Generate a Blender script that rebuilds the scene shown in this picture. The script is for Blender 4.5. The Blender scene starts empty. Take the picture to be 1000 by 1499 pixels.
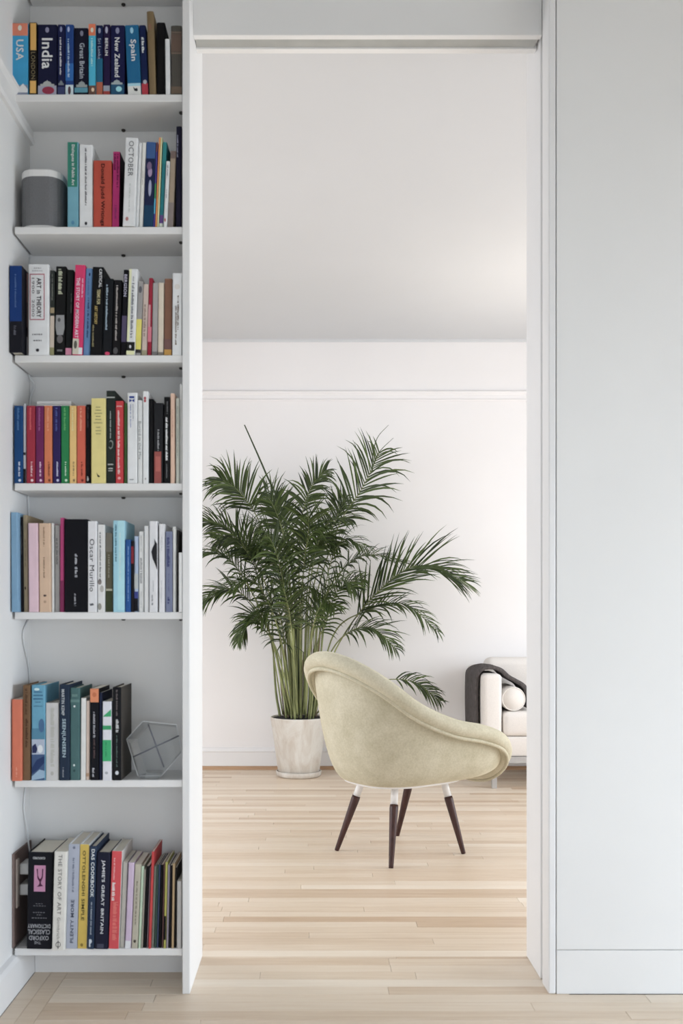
import bpy, bmesh, math, random
from mathutils import Vector, Matrix

# ------------------------------------------------------------------ camera
FP, CX, CY, H = 1400.0, 463.0, 893.0, 1.098      # focal length in px, principal point, eye height
scene = bpy.context.scene
COL = scene.collection
cam_d = bpy.data.cameras.new('camera'); cam = bpy.data.objects.new('camera', cam_d); COL.objects.link(cam)
cam.location = (0, 0, H); cam.rotation_euler = (math.pi/2, 0, 0)
cam_d.sensor_fit = 'VERTICAL'; cam_d.sensor_height = 36.0; cam_d.lens = 36.0*FP/1499.0
cam_d.shift_x = (500-CX)/1499.0; cam_d.shift_y = (CY-749.5)/1499.0
cam_d.clip_start = 0.05
cam_d.dof.use_dof = True; cam_d.dof.focus_distance = 5.0; cam_d.dof.aperture_fstop = 4.6
scene.camera = cam

# ------------------------------------------------------------------ world, daylight, exposure
world = bpy.data.worlds.new('World'); scene.world = world; world.use_nodes = True
bg = world.node_tree.nodes['Background']
bg.inputs['Color'].default_value = (0.80, 0.90, 1.0, 1); bg.inputs['Strength'].default_value = 1.0

def area(name, loc, rot, sx, sy, power, col):
    l = bpy.data.lights.new(name, 'AREA'); l.shape = 'RECTANGLE'; l.size = sx; l.size_y = sy
    l.energy = power; l.color = col
    o = bpy.data.objects.new(name, l); COL.objects.link(o); o.location = loc; o.rotation_euler = rot
    return o
# daylight lamps just inside the walls, tilted down; side and rear are added fill
area('daylight_living_window', (4.06, 4.30, 1.40), (0, math.radians(52), 0), 1.9, 2.6, 106, (0.86, 0.93, 1.0))
area('added_living_side_fill', (-2.50, 4.20, 1.46), (0, math.radians(-52), 0), 1.7, 1.7, 50, (0.88, 0.93, 1.0))  # added fill from an unseen side, evens out the far wall
area('daylight_study_window', (3.80, 1.20, 0.90), (0, math.radians(42), 0), 1.3, 2.5, 136, (0.73, 0.86, 1.0))
area('added_study_rear_fill', (0.55, -1.14, 0.90), (math.radians(42), 0, 0), 1.9, 1.3, 19, (0.73, 0.86, 1.0))  # added weak fill from behind the camera for the alcove

vs = scene.view_settings
vs.view_transform = 'Standard'; vs.look = 'None'; vs.gamma = 1.0; vs.use_curve_mapping = False
vs.exposure = 0.0

# ------------------------------------------------------------------ helpers
def lin(c):
    r = []
    for v in c:
        v = v/255.0
        r.append(v/12.92 if v <= 0.04045 else ((v+0.055)/1.055)**2.4)
    return r
def px(x, y, d):
    return Vector(((x-CX)*d/FP, d, H-(y-CY)*d/FP))

MATS = {}
def nmat(key, rgb_lin, rough=0.6, vary=0.06, scale=14.0, spec=0.4, bump=0.0, metallic=0.0, stretch=None):
    if key in MATS: return MATS[key]
    m = bpy.data.materials.new(key); m.use_nodes = True
    nt = m.node_tree; b = nt.nodes['Principled BSDF']
    b.inputs['Roughness'].default_value = rough; b.inputs['Metallic'].default_value = metallic
    b.inputs['Specular IOR Level'].default_value = spec
    tc = nt.nodes.new('ShaderNodeTexCoord'); no = nt.nodes.new('ShaderNodeTexNoise')
    no.inputs['Scale'].default_value = scale; no.inputs['Detail'].default_value = 5
    if stretch:
        mp = nt.nodes.new('ShaderNodeMapping'); mp.inputs['Scale'].default_value = stretch
        nt.links.new(tc.outputs['Object'], mp.inputs['Vector']); nt.links.new(mp.outputs[0], no.inputs['Vector'])
    else:
        nt.links.new(tc.outputs['Object'], no.inputs['Vector'])
    cr = nt.nodes.new('ShaderNodeValToRGB')
    cr.color_ramp.elements[0].position = 0.3; cr.color_ramp.elements[1].position = 0.7
    lo = [max(0, v*(1-vary)) for v in rgb_lin]; hi = [min(1, v*(1+vary)) for v in rgb_lin]
    cr.color_ramp.elements[0].color = (*lo, 1); cr.color_ramp.elements[1].color = (*hi, 1)
    nt.links.new(no.outputs['Fac'], cr.inputs['Fac']); nt.links.new(cr.outputs['Color'], b.inputs['Base Color'])
    if bump:
        bp = nt.nodes.new('ShaderNodeBump'); bp.inputs['Strength'].default_value = bump; bp.inputs['Distance'].default_value = 0.002
        nt.links.new(no.outputs['Fac'], bp.inputs['Height']); nt.links.new(bp.outputs[0], b.inputs['Normal'])
    MATS[key] = m
    return m
def smat(key, rgb, **k): return nmat(key, lin(rgb), **k)

def link(name, me, mat, parent=None, smooth=False, loc=None):
    o = bpy.data.objects.new(name, me); COL.objects.link(o)
    if mat is not None and not me.materials: me.materials.append(mat)
    if smooth:
        for p in me.polygons: p.use_smooth = True
    if parent is not None: o.parent = parent
    if loc is not None: o.location = loc
    return o
def obj(name, bm, mat, parent=None, smooth=False, loc=None):
    bmesh.ops.recalc_face_normals(bm, faces=bm.faces[:])
    me = bpy.data.meshes.new(name); bm.to_mesh(me); bm.free()
    return link(name, me, mat, parent, smooth, loc)
def empty(name, loc=(0, 0, 0), rz=0.0):
    o = bpy.data.objects.new(name, None); COL.objects.link(o); o.location = loc; o.rotation_euler = (0, 0, rz)
    o.empty_display_size = 0.05
    return o
def tag(o, label=None, cat=None, group=None, kind=None):
    if label: o['label'] = label
    if cat: o['category'] = cat
    if group: o['group'] = group
    if kind: o['kind'] = kind
    return o
def struct(name, bm, mat, label=None):
    o = obj(name, bm, mat); o['kind'] = 'structure'
    if label: o['label'] = label
    return o

def box(bm, x0, x1, y0, y1, z0, z1, r=0.0, seg=1):
    vs_ = [bm.verts.new((x, y, z)) for x in (x0, x1) for y in (y0, y1) for z in (z0, z1)]
    F = [(0, 1, 3, 2), (4, 6, 7, 5), (0, 4, 5, 1), (2, 3, 7, 6), (0, 2, 6, 4), (1, 5, 7, 3)]
    fs = [bm.faces.new([vs_[i] for i in f]) for f in F]
    if r > 0:
        es = list({e for f in fs for e in f.edges})
        bmesh.ops.bevel(bm, geom=es, offset=r, segments=seg, profile=0.5, affect='EDGES')
    return bm
def newbox(*a, **k): return box(bmesh.new(), *a, **k)

def lathe(bm, prof, n=48, cx=0, cy=0):
    rings = []
    for (r, z) in prof:
        if r <= 1e-6: rings.append([bm.verts.new((cx, cy, z))])
        else: rings.append([bm.verts.new((cx+r*math.cos(2*math.pi*i/n), cy+r*math.sin(2*math.pi*i/n), z)) for i in range(n)])
    for a, b in zip(rings, rings[1:]):
        for i in range(n):
            j = (i+1) % n
            if len(a) == 1 and len(b) == 1: continue
            if len(a) == 1: bm.faces.new((a[0], b[i], b[j]))
            elif len(b) == 1: bm.faces.new((a[i], a[j], b[0]))
            else: bm.faces.new((a[i], a[j], b[j], b[i]))
    return bm
def tube(bm, pts, radii, n=8, cap=True):
    pts = [Vector(p) for p in pts]
    if not isinstance(radii, (list, tuple)): radii = [radii]*len(pts)
    rings = []; prev = None
    for i, p in enumerate(pts):
        t = (pts[min(i+1, len(pts)-1)]-pts[max(i-1, 0)]).normalized()
        if prev is None:
            up = Vector((0, 0, 1)) if abs(t.z) < 0.9 else Vector((1, 0, 0))
            a = t.cross(up).normalized()
        else:
            a = (prev - t*prev.dot(t)).normalized()
        b = t.cross(a); prev = a
        rings.append([bm.verts.new(p+(a*math.cos(2*math.pi*k/n)+b*math.sin(2*math.pi*k/n))*radii[i]) for k in range(n)])
    for r0, r1 in zip(rings, rings[1:]):
        for k in range(n): bm.faces.new((r0[k], r0[(k+1) % n], r1[(k+1) % n], r1[k]))
    if cap:
        bm.faces.new(rings[0][::-1]); bm.faces.new(rings[-1])
    return bm
def catmull(pts, n):
    P = [Vector(p) for p in pts]; P = [P[0]*2-P[1]]+P+[P[-1]*2-P[-2]]
    out = []; m = len(P)-3
    for i in range(n+1):
        t = i/n*m; k = min(int(t), m-1); u = t-k
        a, b, c, d = P[k], P[k+1], P[k+2], P[k+3]
        out.append(0.5*((2*b)+(c-a)*u+(2*a-5*b+4*c-d)*u*u+(3*b-a-3*c+d)*u**3))
    return out

# ------------------------------------------------------------------ the rooms
YF, YA, YW, YB = 2.734, 2.914, 3.030, 6.600      # front plane, alcove back, far face of the dividing wall, far wall
XL, XO0, XO1 = -0.872, -0.3613, 0.664            # left wall, opening left / right
ZC = 2.966
wallm = smat('white_wall_paint', (238, 236, 234), rough=0.75, vary=0.012, scale=3.0, spec=0.25)
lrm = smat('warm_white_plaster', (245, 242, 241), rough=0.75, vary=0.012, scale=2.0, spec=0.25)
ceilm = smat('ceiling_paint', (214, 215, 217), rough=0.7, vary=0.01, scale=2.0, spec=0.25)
trimm = smat('white_trim_paint', (240, 238, 237), rough=0.45, vary=0.01, scale=6.0)
darkm = smat('dark_gap', (40, 38, 36), rough=0.8)
metm = smat('dark_pin_metal', (70, 66, 62), rough=0.4, metallic=0.6)

XLL, XLR = -3.0, 4.6        # living room side walls
XSR, YSB = 4.4, -1.65        # study right wall, study rear wall
bm = bmesh.new()
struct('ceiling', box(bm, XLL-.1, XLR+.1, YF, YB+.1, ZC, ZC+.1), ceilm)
struct('ceiling_study', newbox(XL-.1, XLR+.1, YSB-.1, YF, ZC, ZC+.1), smat('study_ceiling_bounce_grey', (165, 165, 165), rough=.8, vary=.01))  # unseen ceiling, greyed to cut bounce onto the upper front wall
# study: left wall, alcove wall, right wall, rear wall with the fill window
struct('wall_left', newbox(XL-.1, XL, YSB-.1, YW, -.03, ZC), wallm)
struct('wall_alcove', newbox(XL, XO0-.034, YA, YW, 0, ZC), wallm)
def side_wall(name, x0, x1, ya, yb, y0, y1, z0, z1, mat):
    b_ = bmesh.new()
    box(b_, x0, x1, ya, y0, 0, ZC); box(b_, x0, x1, y1, yb, 0, ZC); box(b_, x0, x1, y0, y1, 0, z0); box(b_, x0, x1, y0, y1, z1, ZC)
    return struct(name, b_, mat)
def side_frame(name, xa, y0, y1, z0, z1):
    b_ = bmesh.new()
    for y in (y0, (y0+y1)/2-.02, y1-.04): box(b_, xa, xa+.04, y, y+.04, z0, z1)
    for z in (z0, z1-.04): box(b_, xa, xa+.04, y0+.04, y1-.04, z, z+.04)
    return struct(name, b_, trimm)
side_wall('wall_study_right', XSR, XSR+.1, YSB-.1, YF, -.07, 2.47, .14, 1.58, wallm)
side_frame('window_3', XSR+.05, -.07, 2.47, .14, 1.58)
bm = bmesh.new()
wx0, wx1, wz0, wz1 = -.42, 1.52, .19, 1.53
box(bm, XL, wx0, YSB-.1, YSB, 0, ZC); box(bm, wx1, XSR, YSB-.1, YSB, 0, ZC)
box(bm, wx0, wx1, YSB-.1, YSB, 0, wz0); box(bm, wx0, wx1, YSB-.1, YSB, wz1, ZC)
struct('wall_rear', bm, wallm)
def window_frame(name, fn):
    b_ = bmesh.new(); fn(b_); return struct(name, b_, trimm)
def f1(b_):
    for x in (wx0, (wx0+wx1)/2-.02, wx1-.04): box(b_, x, x+.04, YSB-.09, YSB-.05, wz0, wz1)
    for z in (wz0, wz1-.04): box(b_, wx0+.04, wx1-.04, YSB-.09, YSB-.05, z, z+.04)
window_frame('fill_window_rear', f1)  # unseen rear window, kept for the added fill
# living room: far wall, side walls (window on the right), dividing wall's rear side
struct('wall_far', newbox(XLL-.1, XLR+.1, YB, YB+.1, -.03, ZC), lrm)
side_wall('wall_living_left', XLL-.1, XLL, YW-.1, YB, 3.33, 5.07, .53, 2.27, lrm)
side_frame('fill_window_side', XLL-.09, 3.33, 5.07, .53, 2.27)  # unseen window put in for the side fill
bm = bmesh.new()
ly0, ly1, lz0, lz1 = 3.08, 5.72, .35, 2.29
box(bm, XLR, XLR+.1, YW-.1, ly0, 0, ZC); box(bm, XLR, XLR+.1, ly1, YB, 0, ZC)
box(bm, XLR, XLR+.1, ly0, ly1, 0, lz0); box(bm, XLR, XLR+.1, ly0, ly1, lz1, ZC)
struct('wall_living_right', bm, lrm)
def f2(b_):
    for y in (ly0, (ly0+ly1)/2-.02, ly1-.04): box(b_, XLR+.05, XLR+.09, y, y+.04, lz0, lz1)
    for z in (lz0, (lz0+lz1)/2, lz1-.04): box(b_, XLR+.05, XLR+.09, ly0+.04, ly1-.04, z, z+.04)
window_frame('window_1', f2)
struct('wall_divider_left', newbox(XLL, XL-.1, YW-.1, YW, 0, ZC), lrm)
# right of the opening: flush white wall, stile, pocket slot, rear jamb
XS = XO1+.0215
struct('wall_right', newbox(XS+.0018, XSR, YF, YW-.012, .1270, ZC, r=.0010), wallm)
struct('wall_divider_right', newbox(XSR, XLR, YW-.1, YW, 0, ZC), lrm)
struct('baseboard_right', newbox(XS+.0018, XSR, YF, YF+.04, 0, .1250, r=.0012), wallm)
struct('wall_right_core', newbox(XS+.0005, XSR, YF+.041, YW-.013, 0, .1274), darkm)
struct('wall_right_lining', newbox(XO1+.06, XSR, YW-.012, YW, 0, ZC), lrm)
struct('trim_1', newbox(XO1, XS, YF, YF+.078, 0, ZC, r=.004, seg=2), trimm)
struct('trim_2', newbox(XO1+.003, XO1+.058, YF+.112, YW+.004, 0, ZC, r=.003, seg=2), trimm)
# edge of the pocket door inside its slot, with its small lock
dr = tag(obj('door_1', newbox(XO1+.010, XO1+.06, YF+.080, YF+.110, .012, 2.778, r=.002), trimm), kind='structure')
bm = bmesh.new(); box(bm, XO1+.007, XO1+.0099, YF+.088, YF+.101, 1.049, 1.069, r=.001)
obj('lock_pull', bm, metm, dr)
# header over the opening with the sliding track in it
ZH = 2.788; YH0, YH1 = 2.812, 2.905
struct('wall_header', newbox(XO0, XO1, YH0, YH0+.022, ZH, ZC, r=.001), wallm)
struct('wall_header_rear', newbox(XO0, XO1, YH1-.024, YH1, ZH, ZC, r=.001), wallm)
struct('wall_header_core', newbox(XO0, XO1, YH0+.0221, YH1-.0241, ZH+.0161, ZC), wallm)
struct('trim_3', newbox(XO0+.002, XO1-.008, YH0+.0222, YH1-.0242, ZH+.005, ZH+.016), smat('track_grey', (176, 176, 172), rough=.5))
# mouldings: picture rails, crown bead, baseboards
def rail_x(name, x0, x1, y, prof, mat):         # profile (out, z) swept along x on a wall facing -y
    b_ = bmesh.new(); A = [b_.verts.new((x0, y-o, z)) for o, z in prof]; B = [b_.verts.new((x1, y-o, z)) for o, z in prof]
    n = len(prof)
    for i in range(n): b_.faces.new((A[i], A[(i+1) % n], B[(i+1) % n], B[i]))
    b_.faces.new(A[::-1]); b_.faces.new(B)
    return struct(name, b_, mat)
def rail_y(name, y0, y1, x, prof, mat):
    b_ = bmesh.new(); A = [b_.verts.new((x+o, y0, z)) for o, z in prof]; B = [b_.verts.new((x+o, y1, z)) for o, z in prof]
    n = len(prof)
    for i in range(n): b_.faces.new((A[i], B[i], B[(i+1) % n], A[(i+1) % n]))
    b_.faces.new(A); b_.faces.new(B[::-1])
    return struct(name, b_, mat)
railp = [(0, 2.540), (.010, 2.540), (.014, 2.548), (.008, 2.556), (.008, 2.582), (.018, 2.592), (.020, 2.604), (.006, 2.610), (0, 2.612)]
rail_x('trim_4', XLL, XLR, YB, railp, lrm)
crown = [(0, ZC-.020), (.006, ZC-.020), (.014, ZC-.012), (.016, ZC), (0, ZC)]
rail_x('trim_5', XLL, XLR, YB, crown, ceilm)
basep = [(0, 0), (.022, 0), (.022, .024), (.016, .026), (.016, .118), (.020, .124), (.016, .136), (.006, .148), (0, .150)]
rail_x('baseboard_far', XLL, XLR, YB, [(o, z) for o, z in basep if not (.02 < o < .03 and z < .03)][:0] or [(0, .0245), (.016, .0245)]+basep[4:], trimm)
shoem = smat('oak_shoe_moulding', (186, 150, 118), rough=.5, vary=.12, scale=9, stretch=(.3, 6, 6))
rail_x('trim_6', XLL, XLR, YB, [(0, 0), (.026, 0), (.024, .014), (.016, .024), (0, .0245)], shoem)
lrail = [(0, 2.512), (.012, 2.512), (.016, 2.522), (.010, 2.53), (.010, 2.575), (.02, 2.588), (.02, 2.60), (0, 2.606)]
rail_y('trim_7', YSB, YA, XL, lrail, wallm)
rail_y('baseboard_left', YSB, YA, XL, [(0, 0), (.018, 0), (.018, .092), (.012, .104), (0, .110)], trimm)
rail_x('baseboard_alcove', XL+.019, XO0-.035, YA, [(0, 0), (.014, 0), (.014, .104), (.010, .110), (0, .111)], trimm)

# ------------------------------------------------------------------ floor boards
rnd = random.Random(7)
wm = bpy.data.materials.new('oak_boards'); wm.use_nodes = True
nt = wm.node_tree; b = nt.nodes['Principled BSDF']; b.inputs['Roughness'].default_value = .38; b.inputs['Specular IOR Level'].default_value = .45
at = nt.nodes.new('ShaderNodeAttribute'); at.attribute_name = 'tone'
ge = nt.nodes.new('ShaderNodeNewGeometry')
cb = nt.nodes.new('ShaderNodeCombineXYZ')
mu = nt.nodes.new('ShaderNodeMath'); mu.operation = 'MULTIPLY'; mu.inputs[1].default_value = 57.0
nt.links.new(at.outputs['Fac'], mu.inputs[0])
for i in range(3): nt.links.new(mu.outputs[0], cb.inputs[i])
va = nt.nodes.new('ShaderNodeVectorMath'); va.operation = 'ADD'
nt.links.new(ge.outputs['Position'], va.inputs[0]); nt.links.new(cb.outputs[0], va.inputs[1])
mp = nt.nodes.new('ShaderNodeMapping'); mp.inputs['Scale'].default_value = (1.6, 34, 1)
nt.links.new(va.outputs[0], mp.inputs['Vector'])
gn = nt.nodes.new('ShaderNodeTexNoise'); gn.inputs['Scale'].default_value = 2.2; gn.inputs['Detail'].default_value = 6; gn.inputs['Distortion'].default_value = .6
nt.links.new(mp.outputs[0], gn.inputs['Vector'])
ma = nt.nodes.new('ShaderNodeMath'); ma.operation = 'MULTIPLY_ADD'; ma.inputs[1].default_value = .55
nt.links.new(gn.outputs['Fac'], ma.inputs[0])
ms = nt.nodes.new('ShaderNodeMath'); ms.operation = 'MULTIPLY_ADD'; ms.inputs[1].default_value = .75; ms.inputs[2].default_value = -.15
nt.links.new(at.outputs['Fac'], ms.inputs[0]); nt.links.new(ms.outputs[0], ma.inputs[2])
cr = nt.nodes.new('ShaderNodeValToRGB')
els = cr.color_ramp.elements
els[0].position = .10; els[0].color = (*lin((200, 172, 144)), 1)
els[1].position = .95; els[1].color = (*lin((242, 228, 210)), 1)
e = els.new(.5); e.color = (*lin((226, 206, 183)), 1)
nt.links.new(ma.outputs[0], cr.inputs['Fac']); nt.links.new(cr.outputs['Color'], b.inputs['Base Color'])
bp = nt.nodes.new('ShaderNodeBump'); bp.inputs['Strength'].default_value = .06; bp.inputs['Distance'].default_value = .001
nt.links.new(gn.outputs['Fac'], bp.inputs['Height']); nt.links.new(bp.outputs[0], b.inputs['Normal'])

floor = struct('floor', newbox(XLL, XLR, YSB, YB, -.03, -.0125), smat('subfloor', (96, 70, 48), rough=.8))
PW = .0565
planks = []
def row(y0, y1, xa, xb):
    x = xa; first = True
    while x < xb-1e-6:
        L = rnd.uniform(.45, 1.9)
        if first: L *= rnd.uniform(.2, 1); first = False
        x2 = min(x+L, xb)
        if xb-x2 < .18: x2 = xb
        planks.append((x, x2, y0, y1)); x = x2
y = YF-.002
while y > YSB: row(max(y-PW, YSB), y, XL+.12, XSR); y -= PW
y = YF-.002
while y < YW-.001:
    y2 = min(y+PW, YW)
    if y2 <= YA: row(y, y2, XL+.12, XO1+.06)
    else: row(y, y2, XO0-.03, XO1+.06)
    y = y2
while y < YB-.001:
    row(y, min(y+PW, YB), XLL, XLR); y += PW
for k in range(2):
    xa = XL+.019+k*.0505; yy = YSB
    while yy < YA-.01:
        y2 = min(yy+rnd.uniform(.6, 1.6), YA)
        if YA-y2 < .2: y2 = YA
        planks.append((xa, xa+.0505, yy, y2)); yy = y2
def vis_size(p):
    x0, x1, y0, y1 = p
    if y1 < 2.5: return 0
    ym = (y0+y1)/2; s = FP/ym
    a, b_ = max(CX+x0*s, 0), min(CX+x1*s, 1000)
    if ym > YW: a, b_ = max(a, 296), min(b_, 773)
    if b_-a < 3: return 0
    return (b_-a)*FP*H*(y1-y0)/ym**2
order = sorted(range(len(planks)), key=lambda i: -vis_size(planks[i]))
solo = set(i for i in order[:290] if vis_size(planks[i]) > 0)
rest = bmesh.new(); tones = []
def plank_bm(bm_, p, dx=0, dy=0):
    x0, x1, y0, y1 = p; g = .0005
    n0 = len(bm_.faces)
    z = rnd.uniform(-.0004, 0)
    lo = [bm_.verts.new((a-dx, c-dy, -.0120)) for a, c in ((x0+g, y0+g), (x1-g, y0+g), (x1-g, y1-g), (x0+g, y1-g))]
    e_ = .0008
    mi = [bm_.verts.new((a-dx, c-dy, z-.0006)) for a, c in ((x0+g, y0+g), (x1-g, y0+g), (x1-g, y1-g), (x0+g, y1-g))]
    hi = [bm_.verts.new((a-dx, c-dy, z)) for a, c in ((x0+g+e_, y0+g+e_), (x1-g-e_, y0+g+e_), (x1-g-e_, y1-g-e_), (x0+g+e_, y1-g-e_))]
    for A, B in ((lo, mi), (mi, hi)):
        for i in range(4): bm_.faces.new((A[i], A[(i+1) % 4], B[(i+1) % 4], B[i]))
    bm_.faces.new(hi); bm_.faces.new(lo[::-1])
    return len(bm_.faces)-n0
def settone(me, vals):
    a = me.attributes.new('tone', 'FLOAT', 'FACE'); a.data.foreach_set('value', vals)
for i, p in enumerate(planks):
    t = min(1, max(0, rnd.gauss(.5, .20)))
    if i in solo:
        cxp, cyp = (p[0]+p[1])/2, (p[2]+p[3])/2
        bm = bmesh.new(); n = plank_bm(bm, p, cxp, cyp)
        o = obj('plank', bm, wm, floor, loc=(cxp, cyp, 0)); settone(o.data, [t]*n)
    else:
        n = plank_bm(rest, p); tones += [t]*n
o = obj('floor_boards', rest, wm, floor); settone(o.data, tones); o['kind'] = 'stuff'

# ------------------------------------------------------------------ bookcase
shelfm = smat('white_shelf_lacquer', (236, 234, 232), rough=.45, vary=.012, scale=5)
SY = [138, 332, 520, 707.5, 896, 1142, 1388.5]
SZ = [H-(v-CY)*2.740/FP for v in SY]
case = tag(empty('bookcase', (XL, YA, 0)), 'tall white built-in bookcase with seven shelves beside the doorway', 'bookcase')
def cpart(name, bm_, mat, par=None): 
    o_ = obj(name, bm_, mat, par or case)
    if par is None: o_.location = (-XL, -YA, 0)
    return o_
cpart('side_panel', newbox(XO0-.0215, XO0, YF, YW+.004, 0, ZC-.001, r=.0015), shelfm)
for z in SZ+[2.957]:
    bm = newbox(XL+.008, XO0-.0225, 2.740, YA-.0005, z-.0205, z, r=.0012)
    sh = cpart('shelf', bm, shelfm)
    for (pxx, pyy) in ((-.585, YA-.012), (XO0-.034, 2.80), (XO0-.034, YA-.03)):
        bm = bmesh.new(); lathe(bm, [(0, z-.0205), (.0065, z-.0206), (.0065, z-.0235), (.004, z-.026), (0, z-.026)], 10, pxx, pyy)
        obj('shelf_pin', bm, metm, sh)

# ------------------------------------------------------------------ books
LIGHT = [1.55, 1.40, 1.30, 1.25, 1.20, 1.10, 1.05]   # photo colours back to paint colours, shelf by shelf
CUR = 0
def paint(rgb, rough=.5):
    k = LIGHT[CUR]
    c = [v*k for v in lin(rgb)]; g = .3*c[0]+.55*c[1]+.15*c[2]
    c = [min(.84, .84*v+.16*g) for v in c]
    return nmat('ink_%d_%d_%d_%d' % (*rgb, CUR), c, rough=.6, vary=.05, scale=30, spec=.15)
paperm = smat('book_paper', (226, 219, 205), rough=.85, vary=.06, scale=60, stretch=(40, 1, 1))
TXT = {}
def text_mesh(s, bold):
    key = (s, bold)
    if key not in TXT:
        cu = bpy.data.curves.new('t', 'FONT'); cu.body = s; cu.resolution_u = 2; cu.offset = .018 if bold else 0.0
        cu.space_character = 1.06
        ob = bpy.data.objects.new('t', cu); COL.objects.link(ob)
        dg = bpy.context.evaluated_depsgraph_get()
        me = bpy.data.meshes.new_from_object(ob.evaluated_get(dg))
        vs_ = [(v.co.x, v.co.y) for v in me.vertices]; fs = [tuple(p.vertices) for p in me.polygons]
        bpy.data.objects.remove(ob); bpy.data.curves.remove(cu); bpy.data.meshes.remove(me)
        TXT[key] = (vs_, fs)
    return TXT[key]
def put_text(bm, s, x0, x1, z0, z1, y, d, bold):
    """fit the word into the box; d: 'd' reads downward, 'u' upward, 'h' level, 'f' upside down"""
    v, f = text_mesh(s, bold)
    ax, bx_ = min(p[0] for p in v), max(p[0] for p in v); ay, by = min(p[1] for p in v), max(p[1] for p in v)
    out = []
    for tx, ty in v:
        a = (tx-ax)/(bx_-ax); c = (ty-ay)/(by-ay)
        if d == 'd': q = (x0+(x1-x0)*c, z1-(z1-z0)*a)
        elif d == 'u': q = (x1-(x1-x0)*c, z0+(z1-z0)*a)
        elif d == 'h': q = (x0+(x1-x0)*a, z0+(z1-z0)*c)
        else: q = (x1-(x1-x0)*a, z1-(z1-z0)*c)
        out.append(bm.verts.new((q[0], y, q[1])))
    for fc in f:
        try: bm.faces.new([out[i] for i in fc])
        except ValueError: pass
def rect(bm, x0, x1, z0, z1, y):
    bm.faces.new([bm.verts.new(p) for p in ((x0, y, z0), (x1, y, z0), (x1, y, z1), (x0, y, z1))])

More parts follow.
